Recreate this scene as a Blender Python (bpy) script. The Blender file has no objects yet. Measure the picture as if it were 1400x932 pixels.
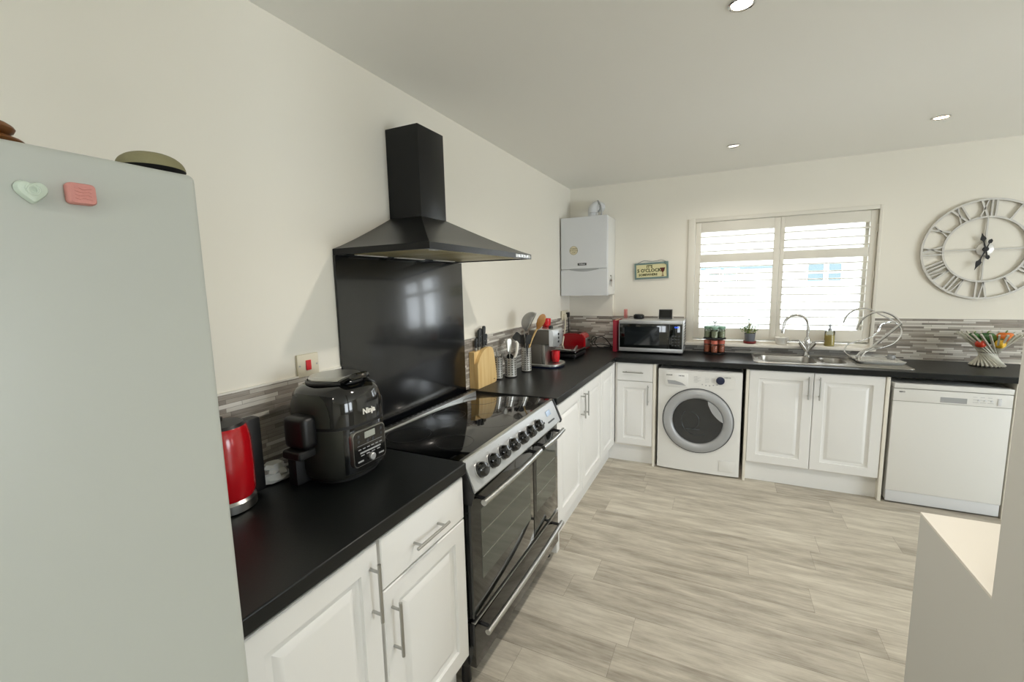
import bpy, bmesh, math, random
from mathutils import Vector as V, Matrix
random.seed(7)
SC = bpy.context.scene
COL = SC.collection
PI = math.pi
X, Y, Z = V((1,0,0)), V((0,1,0)), V((0,0,1))

# ------------------------------------------------------------------ materials
def lin(h):
    h = h.lstrip('#'); c = [int(h[i:i+2],16)/255 for i in (0,2,4)]
    return tuple(x/12.92 if x <= .04045 else ((x+.055)/1.055)**2.4 for x in c)+(1,)
def mat(name, col, rough=.5, metal=0, coat=0, bump=0, bscale=60, spec=.5, emit=None, estr=0, var=0, vscale=6):
    m = bpy.data.materials.new(name); m.use_nodes = True
    nt = m.node_tree; b = nt.nodes['Principled BSDF']
    c = lin(col) if isinstance(col,str) else col
    b.inputs['Base Color'].default_value = c
    b.inputs['Roughness'].default_value = rough; b.inputs['Metallic'].default_value = metal
    b.inputs['Coat Weight'].default_value = coat; b.inputs['Specular IOR Level'].default_value = spec
    b.inputs['Coat Roughness'].default_value = .08
    if emit:
        b.inputs['Emission Color'].default_value = lin(emit); b.inputs['Emission Strength'].default_value = estr
    if bump or var:
        tc = nt.nodes.new('ShaderNodeTexCoord')
    if bump:
        n = nt.nodes.new('ShaderNodeTexNoise'); n.inputs['Scale'].default_value = bscale; n.inputs['Detail'].default_value = 3
        bp = nt.nodes.new('ShaderNodeBump'); bp.inputs['Strength'].default_value = bump; bp.inputs['Distance'].default_value = .002
        nt.links.new(tc.outputs['Object'], n.inputs['Vector']); nt.links.new(n.outputs['Fac'], bp.inputs['Height'])
        nt.links.new(bp.outputs['Normal'], b.inputs['Normal'])
    if var:
        n = nt.nodes.new('ShaderNodeTexNoise'); n.inputs['Scale'].default_value = vscale; n.inputs['Detail'].default_value = 4
        r = nt.nodes.new('ShaderNodeMapRange'); r.inputs['To Min'].default_value = 1-var; r.inputs['To Max'].default_value = 1+var
        mx = nt.nodes.new('ShaderNodeVectorMath'); mx.operation = 'SCALE'; mx.inputs[0].default_value = c[:3]
        nt.links.new(tc.outputs['Object'], n.inputs['Vector']); nt.links.new(n.outputs['Fac'], r.inputs['Value'])
        nt.links.new(r.outputs['Result'], mx.inputs['Scale']); nt.links.new(mx.outputs['Vector'], b.inputs['Base Color'])
    return m

class NT:
    def __init__(s, name):
        s.m = bpy.data.materials.new(name); s.m.use_nodes = True; s.t = s.m.node_tree; s.b = s.t.nodes['Principled BSDF']
    def n(s, kind, **kw):
        nd = s.t.nodes.new('ShaderNode'+kind)
        for k, v in kw.items(): setattr(nd, k, v)
        return nd
    def l(s, a, b): s.t.links.new(a, b)
    def math(s, op, a, b=None, c=None):
        nd = s.n('Math', operation=op)
        for i, v in enumerate((a,b,c)):
            if v is None: continue
            if isinstance(v,(int,float)): nd.inputs[i].default_value = v
            else: s.l(v, nd.inputs[i])
        return nd.outputs[0]
    def ramp(s, fac, stops, interp='LINEAR'):
        nd = s.n('ValToRGB'); cr = nd.color_ramp; cr.interpolation = interp
        while len(cr.elements) < len(stops): cr.elements.new(.5)
        for e, (p, c) in zip(cr.elements, stops): e.position = p; e.color = lin(c)
        s.l(fac, nd.inputs[0]); return nd.outputs[0]
    def comb(s, x, y, z=0.0):
        nd = s.n('CombineXYZ')
        for i, v in enumerate((x,y,z)):
            if isinstance(v,(int,float)): nd.inputs[i].default_value = v
            else: s.l(v, nd.inputs[i])
        return nd.outputs[0]
    def noise(s, vec, scale, detail=3, rough=.5):
        nd = s.n('TexNoise'); nd.inputs['Scale'].default_value = scale; nd.inputs['Detail'].default_value = detail
        nd.inputs['Roughness'].default_value = rough; s.l(vec, nd.inputs['Vector']); return nd.outputs['Fac']
    def white(s, vec):
        nd = s.n('TexWhiteNoise', noise_dimensions='3D'); s.l(vec, nd.inputs['Vector']); return nd.outputs['Value']
    def mix(s, fac, a, b, blend='MIX'):
        nd = s.n('Mix', data_type='RGBA', blend_type=blend)
        for i, v in ((0,fac),(6,a),(7,b)):
            if isinstance(v,(int,float)): nd.inputs[i].default_value = v
            elif isinstance(v,tuple): nd.inputs[i].default_value = v
            else: s.l(v, nd.inputs[i])
        return nd.outputs[2]

def floor_mat():
    t = NT('grey_oak_vinyl'); g = t.n('NewGeometry'); sp = t.n('SeparateXYZ'); t.l(g.outputs['Position'], sp.inputs[0])
    x, y = sp.outputs[0], sp.outputs[1]
    W, L = .182, 1.22
    row = t.math('FLOOR', t.math('DIVIDE', y, W))
    off = t.white(t.comb(row, 3.0, 1.0))
    u = t.math('ADD', t.math('DIVIDE', x, L), t.math('MULTIPLY', off, 1.0))
    colm = t.math('FLOOR', u)
    rnd = t.white(t.comb(row, colm, 7.0))
    rnd2 = t.white(t.comb(row, colm, 19.0))
    vec = t.comb(t.math('ADD', t.math('MULTIPLY', x, 1.7), t.math('MULTIPLY', rnd, 37.0)), t.math('ADD', t.math('MULTIPLY', y, 9.0), t.math('MULTIPLY', rnd2, 11.0)))
    n1 = t.noise(vec, 1.9, 7, .66)
    vec2 = t.comb(t.math('ADD', t.math('MULTIPLY', x, 2.0), t.math('MULTIPLY', rnd2, 17.0)), t.math('MULTIPLY', y, 60.0))
    n2 = t.noise(vec2, 2.0, 4, .6)
    f = t.math('ADD', t.math('ADD', t.math('MULTIPLY', n1, .85), t.math('MULTIPLY', n2, .28)), t.math('MULTIPLY', t.math('SUBTRACT', rnd, .5), .16))
    c = t.ramp(f, [(.32,'#8C8476'),(.46,'#A69F92'),(.58,'#BAB3A5'),(.74,'#CFC9BB')])
    fy = t.math('FRACT', t.math('DIVIDE', y, W)); fx = t.math('FRACT', u)
    gy = t.math('LESS_THAN', fy, .012); gx = t.math('LESS_THAN', fx, .0016)
    gap = t.math('MAXIMUM', gy, gx)
    c = t.mix(t.math('MULTIPLY', gap, .45), c, lin('#5c5347'))
    t.l(c, t.b.inputs['Base Color']); t.b.inputs['Roughness'].default_value = .48
    t.b.inputs['Specular IOR Level'].default_value = .35
    bp = t.n('Bump'); bp.inputs['Strength'].default_value = .12; bp.inputs['Distance'].default_value = .002
    t.l(n2, bp.inputs['Height']); t.l(bp.outputs['Normal'], t.b.inputs['Normal'])
    return t.m
def tile_mat(name, axis):
    t = NT(name); g = t.n('NewGeometry'); sp = t.n('SeparateXYZ'); t.l(g.outputs['Position'], sp.inputs[0])
    u0, z = sp.outputs[axis], sp.outputs[2]
    H = .0138
    row = t.math('FLOOR', t.math('DIVIDE', z, H))
    r1 = t.white(t.comb(row, 2.0, 5.0)); r2 = t.white(t.comb(row, 9.0, 1.0))
    ln = t.math('ADD', .07, t.math('MULTIPLY', r2, .10))
    u = t.math('ADD', t.math('DIVIDE', u0, ln), t.math('MULTIPLY', r1, 5.0))
    colm = t.math('FLOOR', u)
    rnd = t.white(t.comb(row, colm, 4.0))
    c = t.ramp(rnd, [(0,'#5F564C'),(.14,'#8E867B'),(.27,'#B9B3A9'),(.42,'#756A5F'),(.53,'#CDC9C0'),(.68,'#948A7E'),(.78,'#DEDAD2'),(.91,'#7C6F62')], 'CONSTANT')
    nz = t.noise(t.comb(t.math('MULTIPLY', u0, 12.0), t.math('MULTIPLY', z, 120.0), rnd), 1.0, 3)
    c = t.mix(t.math('MULTIPLY', nz, .55), c, lin('#d5d0c8'))
    fz = t.math('FRACT', t.math('DIVIDE', z, H)); fu = t.math('FRACT', u)
    gap = t.math('MAXIMUM', t.math('LESS_THAN', fz, .1), t.math('LESS_THAN', fu, .012))
    c = t.mix(t.math('MULTIPLY', gap, .75), c, lin('#77716a'))
    t.l(c, t.b.inputs['Base Color'])
    rr = t.math('ADD', .16, t.math('MULTIPLY', rnd, .3)); t.l(rr, t.b.inputs['Roughness'])
    bp = t.n('Bump'); bp.inputs['Strength'].default_value = .5; bp.inputs['Distance'].default_value = .002
    t.l(t.math('SUBTRACT', t.math('MULTIPLY', rnd, .6), gap), bp.inputs['Height']); t.l(bp.outputs['Normal'], t.b.inputs['Normal'])
    return t.m
def worktop_mat():
    t = NT('black_stone_laminate'); g = t.n('NewGeometry')
    n = t.noise(g.outputs['Position'], 900, 2); n2 = t.noise(g.outputs['Position'], 240, 3)
    c = t.ramp(n, [(.3,'#080a0a'),(.6,'#101313'),(.78,'#24282a')])
    t.l(c, t.b.inputs['Base Color'])
    t.l(t.math('ADD', .29, t.math('MULTIPLY', n2, .14)), t.b.inputs['Roughness'])
    t.b.inputs['Specular IOR Level'].default_value = .34
    bp = t.n('Bump'); bp.inputs['Strength'].default_value = .08; bp.inputs['Distance'].default_value = .001
    t.l(n2, bp.inputs['Height']); t.l(bp.outputs['Normal'], t.b.inputs['Normal'])
    return t.m
def wood_mat(name, c1, c2, axis=2, scale=1.0, rough=.45):
    t = NT(name); tc = t.n('TexCoord'); mp = t.n('Mapping'); s = [40*scale]*3; s[axis] = 3*scale
    mp.inputs['Scale'].default_value = s; t.l(tc.outputs['Object'], mp.inputs[0])
    n = t.noise(mp.outputs[0], 1.0, 4)
    t.l(t.ramp(n, [(.3,c1),(.7,c2)]), t.b.inputs['Base Color']); t.b.inputs['Roughness'].default_value = rough
    return t.m
def glass_mat(name, tint='#ffffff', ior=1.45, rough=.02, dark=0):
    m = bpy.data.materials.new(name); m.use_nodes = True; nt = m.node_tree; nt.nodes.clear()
    o = nt.nodes.new('ShaderNodeOutputMaterial'); tr = nt.nodes.new('ShaderNodeBsdfTransparent'); gl = nt.nodes.new('ShaderNodeBsdfGlossy')
    fr = nt.nodes.new('ShaderNodeFresnel'); mx = nt.nodes.new('ShaderNodeMixShader')
    tr.inputs[0].default_value = lin(tint); gl.inputs['Roughness'].default_value = rough; fr.inputs[0].default_value = ior
    nt.links.new(fr.outputs[0], mx.inputs[0]); nt.links.new(tr.outputs[0], mx.inputs[1]); nt.links.new(gl.outputs[0], mx.inputs[2]); nt.links.new(mx.outputs[0], o.inputs[0])
    return m
def brushed(name, col, rough, axis):
    t = NT(name); tc = t.n('TexCoord'); mp = t.n('Mapping'); s = [400]*3; s[axis] = 6
    mp.inputs['Scale'].default_value = s; t.l(tc.outputs['Object'], mp.inputs[0])
    n = t.noise(mp.outputs[0], 1.0, 2)
    t.b.inputs['Base Color'].default_value = lin(col); t.b.inputs['Metallic'].default_value = 1
    t.l(t.math('ADD', rough-.06, t.math('MULTIPLY', n, .12)), t.b.inputs['Roughness'])
    return t.m
def mesh_mat(name, col):
    # a fine woven wire mesh: real holes by procedural transparency of the weave
    m = bpy.data.materials.new(name); m.use_nodes = True; nt = m.node_tree; b = nt.nodes['Principled BSDF']
    b.inputs['Base Color'].default_value = lin(col); b.inputs['Metallic'].default_value = .8; b.inputs['Roughness'].default_value = .4
    tr = nt.nodes.new('ShaderNodeBsdfTransparent'); mx = nt.nodes.new('ShaderNodeMixShader'); mx.inputs[0].default_value = .72
    nt.links.new(tr.outputs[0], mx.inputs[1]); nt.links.new(b.outputs[0], mx.inputs[2]); nt.links.new(mx.outputs[0], nt.nodes['Material Output'].inputs[0])
    return m

def translucent(name, col, mixf=.6):
    m = bpy.data.materials.new(name); m.use_nodes = True; nt = m.node_tree; b = nt.nodes['Principled BSDF']
    b.inputs['Base Color'].default_value = lin(col); b.inputs['Roughness'].default_value = .2
    tr = nt.nodes.new('ShaderNodeBsdfTranslucent'); tr.inputs[0].default_value = lin(col); mx = nt.nodes.new('ShaderNodeMixShader'); mx.inputs[0].default_value = mixf
    nt.links.new(b.outputs[0], mx.inputs[1]); nt.links.new(tr.outputs[0], mx.inputs[2]); nt.links.new(mx.outputs[0], nt.nodes['Material Output'].inputs[0])
    return m
M = dict(
    wall=mat('cream_wall_paint', '#E8E4D9', .85, bump=.05, bscale=300),
    ceil=mat('white_ceiling_paint', '#F2F1EC', .9, bump=.05, bscale=200),
    grey=mat('pale_grey_paint', '#CDCCC6', .8, bump=.04, bscale=300),
    gloss=mat('white_gloss_paint', '#E4DFD5', .4),
    floor=floor_mat(), tile_x=tile_mat('mosaic_tile_back', 0), tile_y=tile_mat('mosaic_tile_left', 1),
    top=worktop_mat(),
    cab=mat('white_satin_door', '#E4E4E2', .38), carc=mat('white_carcass', '#E2DFD8', .5),
    cream=mat('cream_satin_panel', '#E3DFD3', .4),
    appl=mat('white_enamel', '#E2E2DF', .28, coat=.2), applg=mat('light_grey_enamel', '#D7D9DC', .3),
    fridge=mat('fridge_white_lacquer', '#B7BBB5', .32, bump=.04, bscale=900),
    trimw=mat('white_upvc', '#DDD9CE', .4),
    chrome=mat('polished_chrome', '#DCDCDC', .1, 1), nickel=mat('satin_nickel', '#B5B5B2', .28, 1),
    steel=brushed('brushed_steel', '#C9C9C6', .3, 1), steelx=brushed('brushed_steel_sink', '#B4B1AB', .34, 0),
    steelz=brushed('brushed_steel_vertical', '#C6C4BE', .32, 2),
    alu=mat('silver_plastic', '#BFC1C2', .35, .6), greyp=mat('grey_plastic', '#A7A9AB', .4, .2), dgrey=mat('dark_grey_plastic', '#3a3c3e', .45),
    black=mat('black_plastic', '#121213', .4), gblack=mat('gloss_black', '#08090a', .09, coat=.5), mblack=mat('black_metal', '#1f2021', .3, .55, bump=.02, bscale=300),
    enam=mat('black_enamel', '#0d0e0f', .25), hobg=mat('black_hob_glass', '#030405', .035, coat=.2),
    splash=mat('black_gloss_splashback', '#0b0d10', .2, 0, coat=.35, bump=.03, bscale=14),
    ovglass=mat('dark_oven_glass', '#0c100e', .05, coat=.5), ovwin=mat('smoked_oven_window', '#39413b', .07, coat=.6),
    gun=mat('gunmetal_grey', '#43443f', .32, .55), dark=mat('near_black', '#050505', .6),
    red=mat('gloss_red', '#B4101A', .18, coat=.4), dred=mat('deep_red_enamel', '#8E0A14', .2, coat=.4), redl=mat('red_switch', '#D0202A', .3),
    wood=wood_mat('light_beech', '#D6AF70', '#E9CC92', 2), dwood=wood_mat('brown_wood', '#5E3510', '#7C4E1C', 0), spoon=wood_mat('spoon_wood', '#9C6A34', '#B98A50', 2),
    glass=glass_mat('window_glass'), clear=glass_mat('clear_glass', '#F2F6F4', 1.4),
    bulb=mat('lit_lamp', '#ffffff', .3, emit='#FFF0D8', estr=14), bulbw=mat('lit_warm_lamp', '#ffffff', .3, emit='#FFDDB0', estr=18), bulboff=mat('dim_lamp', '#f4f2ea', .2, emit='#FFF6E8', estr=1.2),
    disp=mat('lit_blue_display', '#04081a', .2, emit='#3A6BFF', estr=1.5), dispg=mat('grey_display', '#9EA29A', .25), dispb=mat('pale_blue_display', '#A9BCD6', .25),
    cap=mat('olive_cloth', '#85805F', .8, bump=.3, bscale=500), pink=mat('dusty_pink', '#C98A82', .6, bump=.5, bscale=180), mint=mat('pale_mint', '#C5D2C4', .5),
    yellow=translucent('amber_soap', '#F6E08A', .3), terracotta=mat('oxblood_saucer', '#7A2C2C', .4), gpot=mat('slate_pot', '#6A6D74', .5),
    leaf=mat('leaf_green', '#6E8A4C', .5, var=.25, vscale=40), stemc=mat('dry_stem', '#A59B5C', .6),
    lid=mat('green_lid', '#93B5A0', .4), spice=mat('dried_herbs', '#A9AC8C', .6, var=.35, vscale=90), rspice=mat('red_spice', '#C66A4C', .5, var=.4, vscale=90), rlid=mat('red_lid', '#CB6C58', .4),
    ceramic=mat('white_ceramic', '#EAE9E4', .2), pgreen=mat('pepper_green', '#2F5F2C', .25, var=.2, vscale=20), porange=mat('pepper_orange', '#DE7420', .28, var=.12, vscale=15), pyellow=mat('pepper_yellow', '#E5B730', .28), pred=mat('pepper_red', '#C23A1E', .28),
    signf=mat('teal_sign_frame', '#6F8683', .6, var=.2, vscale=40), signb=mat('cream_sign_face', '#DDD6A8', .7), ink=mat('dark_green_ink', '#39401F', .7), brown=mat('dark_red_ink', '#5A2418', .6), wire=mat('dark_wire', '#5b646c', .5, .4),
    silver=mat('antique_silver', '#CFCDC8', .35, .25), bluep=mat('navy_plastic', '#1B2340', .35), mug=mat('red_mug', '#D4222A', .25), whitep=mat('white_plastic', '#EDEBE4', .4), creamp=mat('cream_plastic', '#DAD2BC', .5),
    mesh=mesh_mat('steel_sieve_mesh', '#9A9A98'), filter=mat('aluminium_filter', '#B3A97F', .4, .25, bump=.8, bscale=260), warm=mat('lit_hood_lamp', '#fff2dd', .3, emit='#FFE6C0', estr=1.0),
    render=mat('darkened_white_render', (.27,.28,.28,1), .9), hglass=mat('blue_house_glass', (.08,.108,.118,1), .3, spec=.1), tray=mat('pale_tray', '#CFCFCB', .4), ground=mat('pale_paving', '#B8B5AE', .9),  # house wall: white render darkened so the louvres show against the bright outdoors
    trimchrome=mat('tile_trim_white', '#E8E5DC', .4), paper=mat('cream_paper', '#D9CFB2', .8), book=mat('red_cloth_book', '#A8263A', .5), rubber=mat('black_rubber', '#0b0b0b', .7),
    esp=mat('dark_steel_casing', '#77736c', .36, .6),
    washglass=mat('dark_door_glass', '#171c1f', .05, coat=.8), drum=mat('steel_drum', '#6a6f72', .3, .9),
    stick=mat('brushed_pale_stick', '#C2C0B2', .45, .1), stickd=mat('walnut_stick', '#7d7268', .45),  # darker brown than the sticks, used on the inner dish
)

# ------------------------------------------------------------------ geometry helpers
class MB:
    def __init__(s): s.bm = bmesh.new()
    def _merge(s, tmp, Mx=None):
        if Mx is not None: bmesh.ops.transform(tmp, matrix=Mx, verts=tmp.verts)
        me = bpy.data.meshes.new('t'); tmp.to_mesh(me); tmp.free(); s.bm.from_mesh(me); bpy.data.meshes.remove(me)
        return s
    def box(s, a, b, bev=0, seg=2, Mx=None):
        t = bmesh.new(); bmesh.ops.create_cube(t, size=1)
        a, b = V(a), V(b); c = (a+b)/2; d = b-a
        for v in t.verts: v.co = V((c[i]+v.co[i]*abs(d[i]) for i in range(3)))
        if bev: bmesh.ops.bevel(t, geom=list(t.edges), offset=min(bev, min(abs(q) for q in d)*.45), segments=seg, affect='EDGES', profile=.6)
        return s._merge(t, Mx)
    def loft(s, loops, cap0=True, cap1=True, closed=True, wrap=False):
        bm = s.bm; L = [[bm.verts.new(p) for p in lp] for lp in loops]
        n = len(L[0]); rng = range(n if closed else n-1)
        pairs = list(zip(L, L[1:])) + ([(L[-1], L[0])] if wrap else [])
        for A, B in pairs:
            for i in rng:
                j = (i+1) % n
                try: bm.faces.new((A[i], A[j], B[j], B[i]))
                except ValueError: pass
        if cap0 and closed: bm.faces.new(L[0][::-1])
        if cap1 and closed: bm.faces.new(L[-1])
        return s
    def lathe(s, prof, c=(0,0,0), seg=32, ax=Z, ref=None, cap0=True, cap1=True, sx=1, sy=1):
        c = V(c); ax = V(ax).normalized(); u = V(ref).normalized() if ref else (X if abs(ax.x) < .9 else Y); u = (u-ax*u.dot(ax)).normalized(); w = ax.cross(u)
        loops = [[c+ax*h+u*(max(r,1e-5)*sx*math.cos(2*PI*k/seg))+w*(max(r,1e-5)*sy*math.sin(2*PI*k/seg)) for k in range(seg)] for r, h in prof]
        return s.loft(loops, cap0, cap1)
    def cyl(s, p0, p1, r0, r1=None, seg=16):
        p0, p1 = V(p0), V(p1); d = p1-p0
        return s.lathe([(r0,0),(r0 if r1 is None else r1, d.length)], p0, seg, d)
    def tube(s, pts, r, seg=8, closed=False):
        pts = [V(p) for p in pts]; n = len(pts); loops = []
        tan = []
        for i in range(n):
            a = pts[(i-1) % n] if (closed or i) else pts[0]; b = pts[(i+1) % n] if (closed or i < n-1) else pts[-1]
            tan.append((b-a).normalized())
        nrm = Z if abs(tan[0].z) < .9 else X
        for i in range(n):
            nrm = (nrm-tan[i]*nrm.dot(tan[i])).normalized(); bn = tan[i].cross(nrm)
            rr = r[i] if isinstance(r,(list,tuple)) else r
            loops.append([pts[i]+nrm*rr*math.cos(2*PI*k/seg)+bn*rr*math.sin(2*PI*k/seg) for k in range(seg)])
        return s.loft(loops, not closed, not closed, True, closed)
    def prism(s, poly, o, U, W, ext):
        o, U, W, ext = V(o), V(U), V(W), V(ext)
        a = [o+U*p[0]+W*p[1] for p in poly]; return s.loft([a, [p+ext for p in a]])
    def panel(s, o, U, W, N, w, h, prof):
        # concentric rectangles: prof = [(inset, height along N), ...]
        o, U, W, N = V(o), V(U), V(W), V(N); loops = []
        for i, d in prof:
            loops.append([o+U*a+W*b+N*d for a, b in ((i,i),(w-i,i),(w-i,h-i),(i,h-i))])
        return s.loft(loops, True, True)
    def holed(s, outer, holes, z0, z1):
        # plate between z0 and z1 with holes
        for z, flip in ((z1,False),(z0,True)):
            t = bmesh.new(); es = []
            for lp in [outer]+holes:
                vs = [t.verts.new((p[0],p[1],z)) for p in lp]
                es += [t.edges.new((vs[i], vs[(i+1) % len(vs)])) for i in range(len(vs))]
            bmesh.ops.triangle_fill(t, use_beauty=True, use_dissolve=False, edges=es)
            s._merge(t)
        for lp in [outer]+holes:
            s.loft([[V((p[0],p[1],z0)) for p in lp], [V((p[0],p[1],z1)) for p in lp]], False, False)
        bmesh.ops.remove_doubles(s.bm, verts=s.bm.verts, dist=1e-5)
        return s
    def sphere(s, c, r, seg=16, sc=(1,1,1)):
        n = seg//2
        prof = [(r*math.sin(PI*k/n), -r*math.cos(PI*k/n)*sc[2]) for k in range(n+1)]
        return s.lathe(prof, c, seg, sx=sc[0], sy=sc[1])
    def text(s, body, o, U, W, size, depth=.0006, align='CENTER', bold=0):
        o, U, W = V(o), V(U).normalized(), V(W).normalized(); N = U.cross(W)
        cu = bpy.data.curves.new('t','FONT'); cu.body = body; cu.size = size; cu.align_x = align; cu.align_y = 'CENTER'; cu.extrude = depth; cu.offset = bold; cu.resolution_u = 2
        ob = bpy.data.objects.new('t', cu); COL.objects.link(ob); bpy.context.view_layer.update()
        me = bpy.data.meshes.new_from_object(ob.evaluated_get(bpy.context.evaluated_depsgraph_get()))
        t = bmesh.new(); t.from_mesh(me); bpy.data.meshes.remove(me); bpy.data.objects.remove(ob); bpy.data.curves.remove(cu)
        Mx = Matrix(((U.x,W.x,N.x,o.x),(U.y,W.y,N.y,o.y),(U.z,W.z,N.z,o.z),(0,0,0,1)))
        return s._merge(t, Mx)
    def build(s, name, m, parent=None, world=True, sharp=35, label=None):
        bm = s.bm
        bmesh.ops.recalc_face_normals(bm, faces=bm.faces)
        if parent is not None and world:
            bmesh.ops.transform(bm, matrix=MAT(parent).inverted(), verts=bm.verts)
        me = bpy.data.meshes.new(name); bm.to_mesh(me); bm.free()
        for p in me.polygons: p.use_smooth = True
        me.set_sharp_from_angle(angle=math.radians(sharp))
        me.materials.append(m if not isinstance(m,str) else M[m])
        o = bpy.data.objects.new(name, me); COL.objects.link(o)
        if parent is not None: o.parent = parent
        if label: o['label'] = label
        return o
def MAT(o):
    m = Matrix.LocRotScale(o.location, o.rotation_euler, o.scale)
    return MAT(o.parent) @ m if o.parent else m
def thing(name, label, cat, loc=(0,0,0), rz=0, group=None):
    o = bpy.data.objects.new(name, None); COL.objects.link(o); o.location = loc; o.rotation_euler = (0,0,rz)
    o.empty_display_size = .05; tag(o, label, cat, group); return o
def tag(o, label, cat, group=None):
    o['label'] = label; o['category'] = cat
    if group: o['group'] = group
    return o
def struct(name, mb, m, parent=None, label=None):
    o = mb.build(name, m, parent); 
    if parent is None:
        o['kind'] = 'structure'; o['category'] = name.split('_')[0]
        if label: o['label'] = label
    return o
def dup(root, loc, rz, label, group=None):
    r = root.copy(); COL.objects.link(r); r.location = loc; r.rotation_euler = (0,0,rz); r['label'] = label
    if group: r['group'] = group
    for ch in root.children:
        c = ch.copy(); COL.objects.link(c); c.parent = r
        for g in ch.children:
            d = g.copy(); COL.objects.link(d); d.parent = c
    return r
def rrect(cx, cy, w, h, r, n=6):
    r = min(r, w/2-1e-4, h/2-1e-4); out = []
    for qx, qy, a0 in ((1,1,0),(-1,1,PI/2),(-1,-1,PI),(1,-1,3*PI/2)):
        for k in range(n+1):
            a = a0+PI/2*k/n; out.append((cx+qx*(w/2-r)+r*math.cos(a), cy+qy*(h/2-r)+r*math.sin(a)))
    return out
def arc(c, r, a0, a1, n, U=X, W=Z):
    c = V(c); return [c+U*(r*math.cos(a0+(a1-a0)*k/n))+W*(r*math.sin(a0+(a1-a0)*k/n)) for k in range(n+1)]
def smooth(pts, n=6):
    pts = [V(p) for p in pts]; out = []
    for i in range(len(pts)-1):
        p0, p1, p2, p3 = pts[max(i-1,0)], pts[i], pts[i+1], pts[min(i+2,len(pts)-1)]
        for k in range(n):
            t = k/n; out.append(.5*((2*p1)+(p2-p0)*t+(2*p0-5*p1+4*p2-p3)*t*t+(3*p1-p0-3*p2+p3)*t**3))
    return out+[pts[-1]]

# ------------------------------------------------------------------ setting
H, HT = 2.449, .9144           # ceiling, worktop top
XF, YF = .588, -.611           # worktop front edges
YR, XR = -6.6, 6.6            # rear and right walls
WX0, WX1, WZ0, WZ1 = 1.100, 2.440, .995, 2.062    # window opening
struct('floor', MB().box((-.15,YR-.15,-.12),(XR+.15,.28,0)), 'floor', label='grey washed oak plank vinyl floor')
struct('ceiling', MB().box((-.15,YR-.15,H),(XR+.15,.28,H+.14)), 'ceil', label='plain white ceiling with downlights')
struct('wall_left', MB().box((-.15,YR-.15,0),(0,.28,H)), 'wall', label='plain cream wall behind the cooker')
struct('wall_back', MB().box((0,0,0),(WX0,.28,H)).box((WX1,0,0),(XR,.28,H)).box((WX0,0,0),(WX1,.28,WZ0)).box((WX0,0,WZ1),(WX1,.28,H)), 'wall', label='cream wall with the shuttered window')
RX0, RX1, RZ0, RZ1 = .9, 1.75, 1.0, 2.1
struct('wall_rear', MB().box((0,YR-.15,0),(RX0,YR,H)).box((RX1,YR-.15,0),(XR,YR,H)).box((RX0,YR-.15,RZ1),(RX1,YR,H)).box((RX0,YR-.15,0),(RX1,YR,RZ0)), 'wall', label='wall behind the camera')
SY0, SY1, SZ0, SZ1 = -4.5, -1.7, .3, 2.15      # unseen side window added in the right-hand wall, sized for its light
struct('wall_right', MB().box((XR,YR-.15,0),(XR+.15,SY0,H)).box((XR,SY1,0),(XR+.15,.28,H)).box((XR,SY0,0),(XR+.15,SY1,SZ0)).box((XR,SY0,SZ1),(XR+.15,SY1,H)), 'wall', label='wall outside the right of the frame')
struct('wall_stair', MB().box((1.893,-3.26,0),(4.6,-3.138,H)), 'grey', label='pale grey wall end at the right of the frame')
struct('wall_low', MB().box((1.893,-3.138,0),(2.75,-2.782,.893)), 'grey', label='low grey boxed wall under a white cap')
struct('trim_1', MB().box((1.893,-3.138,.893),(2.75,-2.780,.9),.001), 'gloss', label='bright white cap on the low grey wall')
struct('trim_2', MB().box((0,-.04,HT),(.43,0,1.42)), 'wall', label='cream boxed-in pier under the white boiler')

# mosaic splashbacks
TS = 1.218
o = struct('trim_3', MB().box((0,-3.83,HT),(.008,-2.992,TS)).box((0,-2.054,HT),(.008,-.04,TS)), 'tile_y', label='grey mosaic strip tiles on the left wall')
MB().box((0,-3.83,TS),(.0095,-2.992,TS+.006)).box((0,-2.054,TS),(.0095,-.04,TS+.006)).build('edge_trim', 'trimchrome', o)
o = struct('trim_4', MB().box((.008,-.048,HT),(.43,-.04,TS)).box((.43,-.048,HT),(.438,0,TS)).box((.438,-.008,HT),(WX0-.03,0,TS)).box((WX1+.005,-.008,HT),(3.6,0,TS)).box((WX0-.03,-.008,HT),(WX1+.005,0,.970)), 'tile_x', label='grey mosaic strip tiles on the window wall')
MB().box((.008,-.0495,TS),(.4395,-.04,TS+.006)).box((.438,-.0095,TS),(WX0-.03,0,TS+.006)).box((WX1+.005,-.0095,TS),(3.6,0,TS+.006)).build('edge_trim', 'trimchrome', o)

# window: uPVC frame and glass deep in the reveal, sill in front
w = thing('window_1', 'white framed window over the sink', 'window', (1.77,.17,WZ0)); w['kind'] = 'structure'
f = MB(); fy0, fy1 = .15, .22
f.box((WX0,fy0,WZ0),(WX0+.06,fy1,WZ1)).box((WX1-.06,fy0,WZ0),(WX1,fy1,WZ1)).box((WX0+.06,fy0,WZ0),(WX1-.06,fy1,WZ0+.06)).box((WX0+.06,fy0,WZ1-.06),(WX1-.06,fy1,WZ1)).box((1.765,fy0,WZ0+.06),(1.835,fy1,WZ1-.06))
f.build('window_frame', 'trimw', w)
MB().box((WX0+.06,.183,WZ0+.06),(1.765,.187,WZ1-.06)).box((1.835,.183,WZ0+.06),(WX1-.06,.187,WZ1-.06)).build('pane', 'glass', w)
struct('trim_5', MB().box((WX0-.03,-.10,.970),(WX1+.005,0,.997),.006).box((WX0,0,.965),(WX1,.15,.995)), 'gloss', label='cream window sill behind the sink')
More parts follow.
